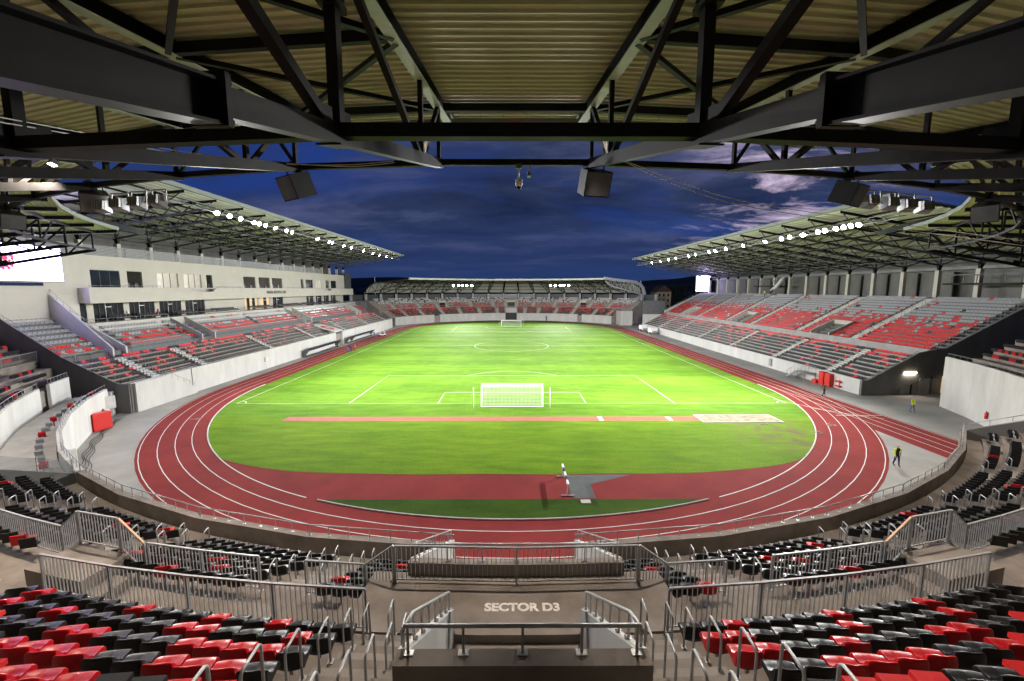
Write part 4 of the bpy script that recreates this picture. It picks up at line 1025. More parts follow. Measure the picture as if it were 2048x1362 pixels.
# stair walls at the near end
for yy, top, mat in ((-49.6, 13.6, 'concrete_white'), (-47.75, 9.6, 'concrete_white')):
    MB().prism([(-51.2, 5.3), (-51.2, 6.5), (-58.6, top if yy < -49 else 11.0), (-58.6, 5.3)], yy - .12, yy + .12, 'y').build('stair_wall', mat, lg)
MB().prism([(-43.4, 0), (-43.4, 3.35), (-44.6, 3.4), (-50.5, 6.4), (-58.6, 12.0), (-58.6, 0)], -56.45, -56.32, 'y').build('end_wall', 'concrete_dark', lg)
for k in range(14): box_part(lg, 'step', 'concrete_pale', -(51.9 + .44 * k), -(51.9 + .44 * k + .43), -49.45, -47.9, 5, 5.45 + .275 * k)
# stairwells that cut the upper seats
VOM = [(-34.0, -31.0), (0.9, 4.2), (36.3, 39.6)]
for a, b in VOM:
    for yy in (a, b):
        MB().prism([(-51.2, 5.3), (-51.2, 6.7), (-56.2, 9.4), (-56.2, 5.3)], yy - .1, yy + .1, 'y').build('stairwell_wall', 'concrete_white', lg)
    box_part(lg, 'stairwell_void', 'concrete_dark', -51.6, -56.21, a + .12, b - .12, 8.6, 8.7) if False else None
# gallery glazing, balcony band, upper wall with its openings
def wall_open(root, name, mat, x, t, y0, y1, z0, z1, ops):
    """wall in the plane X = x, thickness t behind it, pierced by ops = [(ya, yb, za, zb)]"""
    sgn = -1 if x < 0 else 1; m = MB(); cur = y0; A, B = sorted((x, x + sgn * t))
    for ya, yb, za, zb in sorted(ops):
        if ya > cur: m.box(A, B, cur, ya, z0, z1)
        if za > z0: m.box(A, B, ya, yb, z0, za)
        if zb < z1: m.box(A, B, ya, yb, zb, z1)
        cur = yb
    if cur < y1: m.box(A, B, cur, y1, z0, z1)
    return m.build(name, mat, root)
UPO = [(-44.1, -39.7, 'w'), (-38.5, -35.9, 'o'), (-33.1, -28.7, 'l'), (-27.5, -23.2, 'l'), (-21.9, -20.3, 'o'), (-10.8, -6.5, 'o'), (-5.2, -.8, 'o'), (.2, 4.7, 'o'), (14.2, 15.8, 'o'), (17.0, 21.3, 'w'), (23.5, 26.9, 'l'), (29.8, 32.4, 'o'), (33.6, 37.7, 'w')]
wall_open(lg, 'upper_wall', 'render_cream', -58.5, .3, -58, 44.5, 13.45, 18.75, [(a, b, 14.28, 16.75) for a, b, _ in UPO])
box_part(lg, 'end_bay', 'steel_mid', -57.8, -66, 44.52, 49, 14.2, 19.5)
for a, b, k in UPO:
    if k == 'w':
        w = empty('window', (0, 0, 0), 0, lg); w.location = -lg.location; n = 3
        link('frame', MB().box(-58.70, -58.62, a, b, 14.28, 16.75).mesh('frame', 'mullion'), w)
        for i in range(n): link('pane', MB().box(-58.615, -58.60, a + (b - a) * i / n + .05, a + (b - a) * (i + 1) / n - .05, 14.36, 16.68).mesh('pane', 'glass_dark'), w)
    else:
        mt = 'room_lit' if k == 'l' else 'room_dim'
        m = MB(); m.box(-61.4, -61.3, a - .3, b + .3, 14.2, 17); m.box(-61.3, -58.82, a - .3, a - .2, 14.2, 17); m.box(-61.3, -58.82, b + .2, b + .3, 14.2, 17); m.box(-61.3, -58.82, a - .3, b + .3, 16.95, 17.05); m.build('loggia', mt, lg)
        if k == 'l':
            w = box_part(lg, 'window_frame', 'mullion', -58.7, -58.78, a, a + .06, 14.28, 16.75)
            for q in (.33, .66): box_part(lg, 'mullion', 'mullion', -58.7, -58.78, a + (b - a) * q - .03, a + (b - a) * q + .03, 14.28, 16.75)
        else:
            for q in (0.2, .8): box_part(lg, 'counter', 'steel_mid', -59.0, -59.3, a + (b - a) * q - .3, a + (b - a) * q + .3, 14.2, 15.0)
# balcony band with dropped bays
BAND = [(-46.0, -33.9, 14.2), (-33.9, -21.6, 13.55), (-21.6, 19.9, 14.2), (19.9, 31.0, 13.6), (31.0, 48.5, 14.2)]
prof = [(-46.0, 12.1)] + sum(([(a + (.9 if t < 14 else 0), t), (b - (.9 if t < 14 else 0), t)] for a, b, t in BAND), []) + [(48.5, 12.1)]
MB().prism(prof, -57.0, -57.25, 'x').build('balcony_band', 'render_cream', lg)
box_part(lg, 'balcony_floor', 'render_cream', -57.26, -62, -46.0, 48.5, 12.15, 13.4)
box_part(lg, 'near_wall', 'render_cream', -58.52, -59, -58, -46.02, 9, 13.44)
box_part(lg, 'band_return', 'render_cream', -57.26, -58.49, -45.99, -45.75, 13.41, 14.2)
guard_rail('balcony_rail', [(-57.15, -45.8, 14.2), (-57.15, -34.1, 14.2)], 'slim rail on the left building balcony, part nearest the screen', .35, 1.6)
guard_rail('balcony_rail', [(-57.15, -21.2, 14.2), (-57.15, 19.5, 14.2)], 'slim rail on the left building balcony, long middle part', .3, 2.4)
GL = [(-45.8, -43.2, 'd'), (-42.2, -37.5, 'd'), (-36.5, -31.8, 'd'), (-30.8, -26.1, 'd'), (-25.1, -20.2, 'd'), (-7.8, -2.9, 'w'), (-1.9, 2.1, 'w'), (3.5, 8.3, 'd'), (21, 25.5, 'd'), (27, 31, 'd'), (32.4, 36.4, 'd'), (37.8, 41.8, 'd')]
wall_open(lg, 'gallery_wall', 'render_cream', -60.5, .3, -47.6, 48, 9.25, 12.14, [(a, b, 9.25, 12.05) for a, b, _ in GL])
for a, b, k in GL:
    n = 5 if b - a > 4 else 3
    fr = empty('glazing', (0, 0, 0), 0, lg); fr.location = -lg.location
    for i in range(n):
        p, q = a + (b - a) * i / n, a + (b - a) * (i + 1) / n
        door = i == n // 2
        link('pane', MB().box(-60.66, -60.64, p + .04, q - .04, 9.35, 11.98).mesh('pane', 'glass_warm' if k == 'w' and i % 2 == 0 else 'glass_dark'), fr)
        link('mullion', MB().box(-60.64, -60.56, p - .035, p + .035, 9.25, 12.05).mesh('mullion', 'white_plastic' if door else 'mullion'), fr)
        if door: link('door_frame', MB().box(-60.63, -60.55, p + .04, q - .04, 11.35, 11.45).mesh('door_frame', 'white_plastic'), fr)
for yy in (-43.0 + .3, -37.0, -31.3, -25.6, -19.9): MB().box(-60.49, -60.30, yy - .12, yy + .12, 10.1, 10.7).build('extinguisher_box', 'cabinet_red' if yy < -42 or -32 < yy < -31 else 'white_plastic', lg) if yy in (-37.0, -31.3) else None
# black padded seats of the gallery
GSEATS = []
for yb, ye in ((-41, -37.7), (-36.3, -32), (-29.5, -25.2), (-20, -13.5), (-8, 0), (3, 14), (16, 24), (27, 40)):
    for rr in range(2):
        yq = yb
        while yq < ye: STUFF.append((-58.2 - .95 * rr, yq, 9.25 + .25 * rr, -pi / 2, 'black')); yq += .58
# gallery front rail, roof terrace louvres
guard_rail('gallery_rail', [(-56.4, -47.4, 9.45), (-56.4, -34.2, 9.45)], 'slim rail on the left gallery, nearest part', .55, 1.5); guard_rail('gallery_rail', [(-56.4, -30.8, 9.45), (-56.4, .6, 9.45)], 'slim rail on the left gallery, middle part', .55, 1.5); guard_rail('gallery_rail', [(-56.4, 4.5, 9.45), (-56.4, 47, 9.45)], 'slim rail on the left gallery, farthest part', .55, 2)
lv = empty('terrace_screen', (-58.6, 0, 18.75)); tag(lv, 'grey louvred screen along the roof terrace of the left building', 'screen'); lv['_world'] = 1
for i in range(9):
    a, b = -57 + 9.4 * i, -57 + 9.4 * (i + 1) - .1
    for k in range(7): box_part(lv, 'louvre', 'galvanised_dull', -58.62, -58.68, a, b, 18.85 + .2 * k, 18.95 + .2 * k)
    box_part(lv, 'post', 'steel_mid', -58.7, -58.78, b - .05, b + .05, 18.75, 20.25)
box_part(lv, 'window_band', 'glass_dark', -59.2, -59.3, -10, 5, 18.8, 20.4)
box_part(lg, 'terrace_slab', 'concrete_grey', -58.81, -72, -58, 44.5, 18.3, 18.74); box_part(lg, 'terrace_wall', 'concrete_dark', -66, -66.3, -58, 49, 18.75, 23.7)
for yy in LTY: box_part(lg, 'roof_stub', 'render_cream', -59.7, -60.3, yy - .3, yy + .3, 18.75, 20.85)
w_ = text('facade_lettering', 'PRIMĂRIA MUNICIPIULUI SIBIU', 0.92, (-56.97, -.8, 13.28), (rad(90), 0, rad(90)), 'black_plastic', None, 0.015, bold=0.012); w_.parent = lg; w_.location = Vector((-56.97, -.8, 13.28)) - lg.location
w_.scale = (0.68, 1, 1)
# seats of the left stand
LA = [-51.0, -42.6, -25.4, -8.2, 9.6, 27.6, 45.2]
bl = [q for q in blocks_from(-55.6, 49, LA)]
bl2 = []
for a, b in bl: bl2 += [q for q in ((a, min(b, -.3)), (max(a, 4.5), b)) if q[1] - q[0] > .6] if a < 2 < b else [(a, b)]
straight_seats([(43.86 + .7 + .86 * k + (.44 if k else .5), LOW_Z0 + LOW_H * k, k, 6) for k in range(6)], -1, bl2, low_col)
ub = [(-46.0, -37.0), (-36.0, -34.2), (-30.8, -16.7), (-15.4, .6), (4.5, 18), (19.4, 36), (40, 47.5)]
straight_seats([(51.8 + .88 * j + .45, UP_Z0 + UP_H * j, j, 5) for j in range(5)], -1, ub, up_col)
straight_seats([(51.8 + .88 * j + .45, UP_Z0 + UP_H * j, j, 10) for j in range(10)], -1, [(-55.4, -50.0)], lambda k, n, i: ('red' if random.random() < .75 - .22 * k else 'grey'))
for ai, a in enumerate(LA):
    for k in range(12): box_part(lg, 'step', 'concrete_pale', -(44.5 + .43 * k), -(44.5 + .43 * k + .42), a - .6, a + .6, 2, LOW_Z0 + LOW_H * k / 2 + .22)
    for e in (-.65, .65):
        for k in range(5): hoop((-(45.2 + .86 * k), a + e, LOW_Z0 + LOW_H * k), pi / 2, '%s hoop up the %s lower aisle of the left stand, %s edge' % (ORD[k], ORD[ai], 'near' if e < 0 else 'far'), True)
# glass balustrades along the left cross aisle
gi = 0
for a, b in ((-46.5, -36), (-30.8, .6), (4.5, 36), (40, 47.5)):
    g = empty('glass_balustrade', (-51.7, a, 6.07)); tag(g, 'glass balustrade before the left upper seats, %s run from the near end' % ORD[gi], 'balustrade', 'glass balustrades of the left stand'); g['_world'] = 1; gi += 1
    n = max(1, int((b - a) / 1.9))
    for i in range(n):
        p, q = a + (b - a) * i / n, a + (b - a) * (i + 1) / n
        box_part(g, 'pane', 'glass_clear', -51.70, -51.72, p + .03, q - .03, 5.45, 6.85)
    box_part(g, 'rail', 'galvanised', -51.68, -51.74, a, b, 6.86, 6.90)
for i, (a, b) in enumerate(((-55.9, -46.9), (-46.8, .0), (4.2, 49))): guard_rail('front_rail', [(-43.68, a, 3.35), (-43.68, b, 3.35)], 'low rail on top of the left stand front wall, %s run' % ('near', 'middle', 'far')[i], .4, 1.6)
guard_rail('stair_rail', [(-43.15, -51.6, 3.35), (-43.15, -47.0, .8)], 'sloping rail on the white ramp wall of the left stand', .6, 1.0)

guard_rail('stair_wall_rail', [(-51.4, -49.6, 6.6), (-58.4, -49.6, 13.45)], 'sloping rail on the tall pale stair wall of the left stand', .6, 1.1)
guard_rail('stair_wall_rail', [(-51.4, -47.75, 6.6), (-58.4, -47.75, 10.9)], 'sloping rail on the lower stair wall beside the left gallery', .6, 1.1)
guard_rail('end_wall_rail', [(-44.8, -56.38, 3.5), (-50.5, -56.38, 6.4), (-58.4, -56.38, 11.85)], 'sloping rail on the dark near end wall of the left stand', .55, 1.2)
for k in range(9): hoop((-(52.6 + .88 * k), -54.9, UP_Z0 + UP_H * k), pi / 2, '%s hoop beside the dark near end wall of the left stand' % ORD[k], True)
fence('barred_fence', [(-51.7, -55.8, 5.3), (-51.7, -50.0, 5.3)], 'small barred fence below the ten-row block of the left stand', .16, 1.1, grp='barred fences of the left corner')
fence('barred_fence', [PN(54.6, D(-a), 5.3) for a in (46, 52, 58)], 'barred fence on the aisle above the sunken left corner', .16, 1.1, grp='barred fences of the left corner')
fence('barred_fence', [PN(56.3, D(-a), 6.05) for a in (59, 64.5, 70)], 'barred fence before the last upper seats at left corner', .16, 1.1, grp='barred fences of the left corner')
# ---------------- right stand
rg = empty('right_grandstand', (46.4, 0, 0)); tag(rg, 'long right grandstand with two tiers of grey and red seats', 'grandstand'); rg['_world'] = 1
y = -48.4
while y < 44:
    e = min(y + 5.8, 44.5); box_part(rg, 'wall_panel', 'concrete_white', 46.4, 46.7, y + .006, e - .006, 0, 2.05); y = e
RX0, RD, RZ0, RH = 46.9, .82, 1.5, .45
for k in range(8):
    x = RX0 + RD * k if k else 46.71
    box_part(rg, 'terrace_step', 'concrete_grey', x, RX0 + RD * (k + 1) - .004, -48.2, 44.5, 0, RZ0 + RH * k)
box_part(rg, 'cross_aisle', 'concrete_grey', RX0 + RD * 8, 56.0, -48.2, 46, 0, 5.0)
box_part(rg, 'barrier_wall', 'concrete_grey', 55.85, 56.05, -48.6, 47, 5.001, 6.0)
UX0, UD, UZ0, UH = 56.1, .805, 5.55, .432
for j in range(16): box_part(rg, 'terrace_step', 'concrete_dark', UX0 + UD * j, UX0 + UD * (j + 1) - .004, -48.4, 49.5, 0, UZ0 + UH * j)
box_part(rg, 'top_walkway', 'concrete_grey', UX0 + UD * 16, 74.5, -48.4, 49.5, 0, UZ0 + UH * 16)
# dark end wall with the slanted cut below it
MB().prism([(46.4, 0), (46.4, 2.05), (47.2, 2.05), (53.6, 5.7), (55.8, 6.2), (57.0, 6.3), (69.4, 13.2), (74.5, 13.4), (74.5, 9.5), (62, 5.3), (49.5, 0)], -48.75, -48.45, 'y').build('end_wall', 'concrete_dark', rg)
MB().prism([(49.6, 0), (52.0, 0), (52.0, 1.05)], -48.30, -48.25, 'y').build('recess', 'concrete_dark', rg)
MB().prism([(49.5, 0), (74.5, 0), (74.5, 9.4), (62, 5.2)], -46.5, -46.3, 'y').build('under_wall', 'concrete_dark', rg)
RCY = [-45.6 + 6.1 * i for i in range(16)]
for yy in RCY: box_part(rg, 'column', 'render_cream', 70.1, 70.7, yy - .32, yy + .32, 12.4, 17.1)
for i in range(15):
    if i in (1, 8): continue
    box_part(rg, 'back_panel', 'concrete_dark', 73.2, 73.5, RCY[i] + .2, RCY[i + 1] - .4, 12.4, 16.9)
box_part(rg, 'rear_wall', 'concrete_dark', 74.2, 74.45, -48.4, 49.5, 12.47, 19.16)
box_part(rg, 'back_beam', 'fascia', 73.0, 73.6, -48.4, 49.5, 17.2, 17.7)
for a, b in ((-44, -38), (8, 14)):
    box_part(rg, 'camera_platform', 'steel_dark', 68.6, 71.2, a - 2.5, b + 2, 14.7, 14.95)
    for q in range(6): box_part(rg, 'platform_post', 'steel_mid', 68.65, 68.72, a - 2.2 + 1.8 * q, a - 2.13 + 1.8 * q, 14.95, 16.2)
    box_part(rg, 'platform_rail', 'steel_mid', 68.64, 68.73, a - 2.4, b + 1.8, 16.15, 16.25)
RA_L = [30, 17, 1.7, -13.6, -28.4, -41.4]; RA_U = [36.5, 23.0, 6.5, -5.0, -21.0, -34.4, 47.9]
RV = [(29.5, 33.5), (-1.5, 3.3), (-29.6, -25.2)]
straight_seats([(RX0 + RD * k + .42, RZ0 + RH * k, k, 8) for k in range(8)], 1, blocks_from(-47.6, 44, RA_L), low_col)
for j in range(16):
    bb = blocks_from(-47.2, 49, RA_U, 1.6)
    if j < 5:
        b2 = []
        for a, b in bb:
            cuts = [(c - .3, d + .3) for c, d in RV if c < b and d > a]
            if not cuts: b2.append((a, b)); continue
            p = a
            for c, d in cuts: b2.append((p, c)); p = d
            b2.append((p, b))
        bb = [q for q in b2 if q[1] - q[0] > .6]
    straight_seats([(UX0 + UD * j + .42, UZ0 + UH * j, j, 16)], 1, bb, up_col)
for a in RA_L:
    for k in range(16): box_part(rg, 'step', 'concrete_pale', RX0 + RD * k / 2, RX0 + RD * (k + 1) / 2 - .01, a - .6, a + .6, 1, RZ0 + RH * (k + 1) / 2 + .02)
for a in RA_U:
    if a > 40: continue
    for k in range(32): box_part(rg, 'step', 'concrete_pale', UX0 + UD * k / 2, UX0 + UD * (k + 1) / 2 - .01, a - .75, a + .75, 4, UZ0 + UH * (k + 1) / 2 + .02)
for ai, a in enumerate(sorted(RA_L)[:4]):
    for k in range(4): hoop((RX0 + 1.6 + 1.64 * k * .8, a + .66, RZ0 + RH * (1.6 * k + 1)), pi / 2, '%s hoop up the %s lower aisle of the right stand from the near end' % (ORD[k], ORD[ai]), True)
for ai, a in enumerate(sorted(RA_U)[:5]):
    for k in range(7): hoop((UX0 + 1.0 + UD * 2 * k, a - .85, UZ0 + UH * (2 * k + 1)), pi / 2, '%s hoop up the %s upper aisle of the right stand from the near end' % (ORD[k], ORD[ai]), True)
for k in range(8): hoop((UX0 + .8 + UD * 2 * k, -47.8, UZ0 + UH * (2 * k + 1)), pi / 2, '%s hoop along the sloping near edge of the right upper tier' % ORD[k], True)
for a, b in RV:
    v = empty('stairwell', (0, 0, 0), 0, rg); v.location = -rg.location
    for yy in (a, b): link('side_wall', MB().prism([(56.06, 5.0), (56.06, 6.4), (60.2, 8.4), (60.2, 5.0)], yy - .12, yy + .12, 'y').mesh('side_wall', 'concrete_white'), v)
    link('head_wall', MB().box(60.2, 60.45, a - .12, b + .12, 6.4, 8.4).mesh('head_wall', 'render_cream'), v); link('opening', MB().box(60.1, 60.19, a + .3, b - .3, 4.9, 7.0).mesh('opening', 'black_plastic'), v)
    link('floor', MB().box(56.06, 60.19, a + .12, b - .12, 4.5, 8.02 if False else 5.02).mesh('floor', 'concrete_grey'), v)
guard_rail('end_rail', [(47.2, -48.6, 2.05), (53.6, -48.6, 5.7)], 'slim rail on the sloping lower end wall of the right stand', .3, 1.2)
guard_rail('far_end_rail', [(57, 49.3, 6.2), (69, 49.3, 12.6)], 'sloping rail at the far end of the right stand', .9, 1.5)
box_part(rg, 'far_end_wall', 'concrete_white', 46.7, 56, 44.51, 44.8, 0, 5.2); MB().prism([(56.05, 0), (56.05, 6.3), (69, 12.7), (74, 12.7), (74, 0)], 49.51, 49.8, 'y').build('far_end_wall', 'concrete_white', rg)

# ---------------- far stand
fg = empty('far_grandstand', (0, YC + 48.6, 0)); tag(fg, 'curved far grandstand facing the camera, small in the distance', 'grandstand'); fg['_world'] = 1
FJ = [-66, -58, -50, -42, -38.5, -30, -20, -10, -3.1, 3.1, 9, 18, 27, 36, 38.5, 47, 56]
for a, b in zip(FJ[:-1], FJ[1:]):
    if (a, b) in ((-3.1, 3.1), (-42, -38.5), (36, 38.5)): continue
    parapet_panel(D(a), D(b), 3.3, 'concrete_pale', 48.62, .34, PF, fg)
for k in range(6):
    mb = MB()
    for a, b in ((-66, -3.2), (3.2, 56)): sector(mb, PF, D(a), D(b), LOW_R0 + LOW_D * k if k else 48.97, LOW_R0 + LOW_D * (k + 1) - .004, 0, LOW_Z0 + LOW_H * k, D(3))
    mb.build('terrace_step', 'concrete_step', fg)
mb = MB(); sector(mb, PF, D(-66), D(60), 54.3, UP_R0, 0, 5.3, D(3)); mb.build('cross_aisle', 'concrete_grey', fg)
for k in range(NUP):
    mb = MB(); sector(mb, PF, D(-66), D(60), UP_R0 + UP_D * k, UP_R0 + UP_D * (k + 1) - .004, 0, UP_Z0 + UP_H * k, D(3)); mb.build('terrace_step', 'concrete_step', fg)
mb = MB(); sector(mb, PF, D(-66), D(60), UP_R0 + UP_D * NUP, 76, 0, 9.2, D(3)); mb.build('concourse', 'concrete_grey', fg)
for a in ANG:
    if not -64 < a < 58: continue
    p = PF(74, D(a), 0); m = MB(); m.bar(p + Vector((0, 0, 9.2)), p + Vector((0, 0, 11.9)), .9); m.build('column', 'concrete_pale', fg)
for a, b in zip(ANG[:-1], ANG[1:]):
    if not (-64 < a and b < 58): continue
    mb = MB(); sector(mb, PF, D(a + .45), D(b - .45), 75.2, 75.4, 9.2, 11.6, D(8)); mb.build('back_screen', 'steel_mid', fg)
FAL = [-56, -46.5, -35.5, -26, -16, -7, 7, 14, 23, 32, 43.5, 52]; FAU = [-57, -44, -35, -30.5, -19, -8.5, -2.6, 2.6, 10.5, 20.5, 31.5, 37.5, 47]
for i in range(len(FAU) - 1):
    pass
def ang_blocks(a0, a1, ais, w):
    b = []; p = a0
    for a in ais: b.append((p, a - w / 2)); p = a + w / 2
    b.append((p, a1)); return [(D(q[0]), D(q[1])) for q in b if q[1] - q[0] > .8]
for k in range(6):
    for a, b in ang_blocks(-63, 56, sorted(FAL + [0.0]), 1.8):
        for p, hd, c, _ in row_seats(PF, LOW_R0 + LOW_D * k + .42, LOW_Z0 + LOW_H * k, a, b, lambda i, j, n: 'red' if random.random() < .05 + .1 * k else 'black', 1, k): STUFF.append((p.x, p.y, p.z, pi - atan2(p.x, p.y - YC), c)) if abs(p.x) > 3 else None
for k in range(NUP):
    for a, b in ang_blocks(-63, 58, FAU, 2.0):
        for p, hd, c, _ in row_seats(PF, UP_R0 + UP_D * k + .42, UP_Z0 + UP_H * k, a, b, lambda i, j, n: ('red' if random.random() < .85 - .3 * k else 'grey') if k < 3 else ('white' if random.random() < .8 else 'black'), 1, k): STUFF.append((p.x, p.y, p.z, pi - atan2(p.x, p.y - YC), c)) if abs(p.x) > 2.7 else None
for i, a in enumerate(FAU + FAL):
    mb = MB(); up = i < len(FAU)
    for k in range(NUP if up else 6):
        R0, Dd, Z0, H = (UP_R0, UP_D, UP_Z0, UP_H) if up else (LOW_R0, LOW_D, LOW_Z0, LOW_H)
        sector(mb, PF, D(a - .75), D(a + .75), R0 + Dd * k - .4, R0 + Dd * k, Z0 + H * k - H, Z0 + H * k - H * .45, D(3))
    mb.build('stair', 'concrete_pale', fg)
for a, w, zz_ in ((0, 2.0, 'm'), (-32.8, 1.6, 'u'), (34.5, 1.6, 'u')):
    p = PF(57.2, D(a), 0); m = MB()
    r = (p - Vector((0, YC, 0))).normalized(); tdir = Vector((r.y, -r.x, 0))
    m.bar(p + Vector((0, 0, 7.0)) - tdir * w * .8, p + Vector((0, 0, 7.0)) + tdir * w * .8, .1, 2.0); m.build('doorway', 'black_plastic', fg)
    m = MB(); m.bar(p + Vector((0, 0, 8.45)) - tdir * w - r * .1, p + Vector((0, 0, 8.45)) + tdir * w - r * .1, .3, .9); m.build('lintel', 'render_cream', fg)
m = MB(); m.box(-2.6, 2.6, YC + 53.2, YC + 53.4, 0, 3.2); m.build('tunnel_door', 'black_plastic', fg); m = MB(); m.box(-2.7, 2.7, YC + 53.1, YC + 53.5, 3.2, 5.4); m.build('tunnel_lintel', 'concrete_pale', fg)
for s in (-1, 1): MB().prism([(YC + 48.6, 0), (YC + 53.2, 0), (YC + 53.2, 5.6), (YC + 48.6, 3.4)], s * 2.6, s * 2.85, 'x').build('tunnel_wall', 'concrete_pale', fg)
m = MB(); p, q = PF(48.58, D(18.6), 1.1), PF(48.58, D(20.9), 1.1); m.bar(p, q, .06, 2.2); m.build('door', 'steel_mid', fg)
for a in (-40.2, 37.3): 
    m = MB(); p, q = PF(50.4, D(a - 1.6), 1.6), PF(50.4, D(a + 1.6), 1.6); m.bar(p, q, .1, 3.2); m.build('passage', 'black_plastic', fg)
for i, (a, b) in enumerate(((-64, -42), (-38.5, -3.2), (3.2, 36), (38.5, 55))): guard_rail('front_rail', [PF(48.8, D(a + (b - a) * j / 5), 3.3) for j in range(6)], 'thin rail on the far stand wall, %s run from the left' % ORD[i], .45, 2.2)
box_part(fg, 'corner_block', 'concrete_pale', 42.6, 47.2, 58.9, 66, 0, 5.6)
# far roof
fr = empty('far_roof', (0, YC, 0)); tag(fr, 'pale curved truss roof over the distant far stand', 'roof')
FT = lambda R: 18.0 - max(0, R - 48) * 0.055 - max(0, (R - 66)) ** 2 * 0.045
FB = lambda R: 16.6 - (R - 49.5) * 0.19
FM = {}
m = MB(); m.bar((0, 49.5, FB(49.5)), (0, 74, FB(74)), .18, .2); FM['bottom_chord'] = m.mesh('bottom_chord', 'steel_dark')
m = MB(); pts = [(0, R, FT(R) - .2) for R in (48, 54, 60, 66, 69, 72, 74.5, 75.6)]
for a, b in zip(pts[:-1], pts[1:]): m.bar(a, b, .18, .2)
FM['top_chord'] = m.mesh('top_chord', 'steel_dark')
m = MB()
for i in range(5):
    ra, rb = 49.6 + 4.6 * i, 49.6 + 4.6 * (i + 1); rm = (ra + rb) / 2; m.bar((0, ra, FB(ra)), (0, rm, FT(rm) - .2), .11); m.bar((0, rm, FT(rm) - .2), (0, rb, FB(rb)), .12)
m.bar((0, 74, 11.8), (0, 74, FT(74)), .3); FM['web'] = m.mesh('web', 'steel_dark')
m = MB(); h = D(BAY / 2); Rs = [47.7] + [48.5 + i * 1.5 for i in range(12)] + [67, 69, 70.5, 72, 73.2, 74.2, 75, 75.6]
for R in Rs: m.v += [(-R * sin(h), R * cos(h), FT(R)), (R * sin(h), R * cos(h), FT(R))]
for i in range(len(Rs) - 1): m.f.append((2 * i, 2 * i + 1, 2 * i + 3, 2 * i + 2)); m.m.append(0)
FD = m.mesh('roof_deck', 'deck_white')
m = MB(); m.bar((-47.7 * sin(h), 47.7 * cos(h), 18.2), (47.7 * sin(h), 47.7 * cos(h), 18.2), .3, .7); FFs = m.mesh('fascia', 'deck_white')
FTI = []
for R, z in ((50, FB(50) + .1), (57, FB(57)), (64, FB(64)), (52, FT(52) - .2), (59, FT(59) - .2), (66, FT(66) - .2)):
    m = MB(); m.bar((-R * sin(h), R * cos(h), z), (R * sin(h), R * cos(h), z), .14, .16); FTI.append(m.mesh('tie', 'steel_dark'))
FANG = [a for a in ANG if -58 < a < 53]
for a in FANG:
    t = empty('truss', (0, 0, 0), -D(a), fr)
    for n, me in FM.items(): link(n, me, t)
for a in FANG[:-1]:
    r = -D(a + BAY / 2); link('roof_deck', FD, fr, None, r); link('fascia', FFs, fr, None, r)
    for x in FTI: link('tie', x, fr, None, r)
# rounded white gable at the right end
m = MB(); a = D(FANG[-1] + .6)
gp = [(47.6, 18.4), (54, 17.9), (60, 17.6), (66, 17.3), (69.5, 16.8), (72.5, 15.9), (74.6, 14.2), (75.6, 11.8), (76, 8.5), (76, 4), (76, 0)]
for (r0, z0), (r1, z1) in zip(gp[:-1], gp[1:]): m.bar((r0 * sin(a), r0 * cos(a), z0), (r1 * sin(a), r1 * cos(a), z1), .6, 1.15)
m.build('gable_band', 'white_plastic', fr)
m = MB(); gb_ = [(48.5, 17.2), (52, 15.4), (60, 14.0), (68, 12.6), (73.6, 11.6), (73.6, 5)]
for (r0, z0), (r1, z1) in zip(gb_[:-1], gb_[1:]): m.bar((r0 * sin(a), r0 * cos(a), z0), (r1 * sin(a), r1 * cos(a), z1), .35, .5)
for i in range(8):
    r0 = 50 + 3 * i; z = lambda r: 15.6 - (r - 51) * .17
    m.bar((r0 * sin(a), r0 * cos(a), z(r0)), ((r0 + 1.5) * sin(a), (r0 + 1.5) * cos(a), 17.7), .14); m.bar(((r0 + 1.5) * sin(a), (r0 + 1.5) * cos(a), 17.7), ((r0 + 3) * sin(a), (r0 + 3) * cos(a), z(r0 + 3)), .14)
m.build('gable_truss', 'white_plastic', fr)
m = MB(); m.hexa([PF(54, a, 0), PF(76, a, 0), PF(76, a + .006, 0), PF(54, a + .006, 0)], [PF(54, a, 4.6), PF(76, a, 2.4), PF(76, a + .006, 2.4), PF(54, a + .006, 4.6)])
m.bar(PF(54, a, 4.4), PF(73, a, 10.8), .3, 1.4); m.build('end_wall', 'concrete_white', fg)

# ------------------------------------------------------------------ all the seats that are too small or too many to keep apart
def seat_mass(seats):
    C = {'red': 0, 'black': 1, 'grey': 2, 'white': 3}; V = []; F = []; MI = []
    back = [(-.22, -.15, .53), (.22, -.15, .53), (.21, -.21, .79), (-.21, -.21, .79), (-.22, -.21, .43), (.22, -.21, .43), (.21, -.245, .78), (-.21, -.245, .78)]
    pan = [(-.22, -.15, .53), (.22, -.15, .53), (.21, .22, .545), (-.21, .22, .545), (-.22, -.15, .49), (.22, -.15, .49), (.21, .22, .46), (-.21, .22, .46)]
    fs = [(0, 1, 2, 3), (7, 6, 5, 4), (3, 2, 6, 7), (1, 5, 6, 2), (4, 0, 3, 7), (0, 4, 5, 1)]
    for x, y, z, hd, c in seats:
        cs, sn = cos(hd), sin(hd)
        for part in (back, pan):
            o = len(V)
            V += [(x + a * cs - b * sn, y + a * sn + b * cs, z + h) for a, b, h in part]
            F += [(o + i, o + j, o + k, o + l) for i, j, k, l in fs]; MI += [C[c]] * 6
    me = bpy.data.meshes.new('stadium_seating'); me.from_pydata(V, [], F)
    for k in ('seat_red_matt', 'seat_black_matt', 'seat_grey', 'seat_white'): me.materials.append(MATS[k])
    me.polygons.foreach_set('material_index', MI); me.update()
    return link('stadium_seating', me)
tag(seat_mass(STUFF), 'rows upon rows of red, black and grey plastic seats in the farther stands', 'seating', kind='stuff')
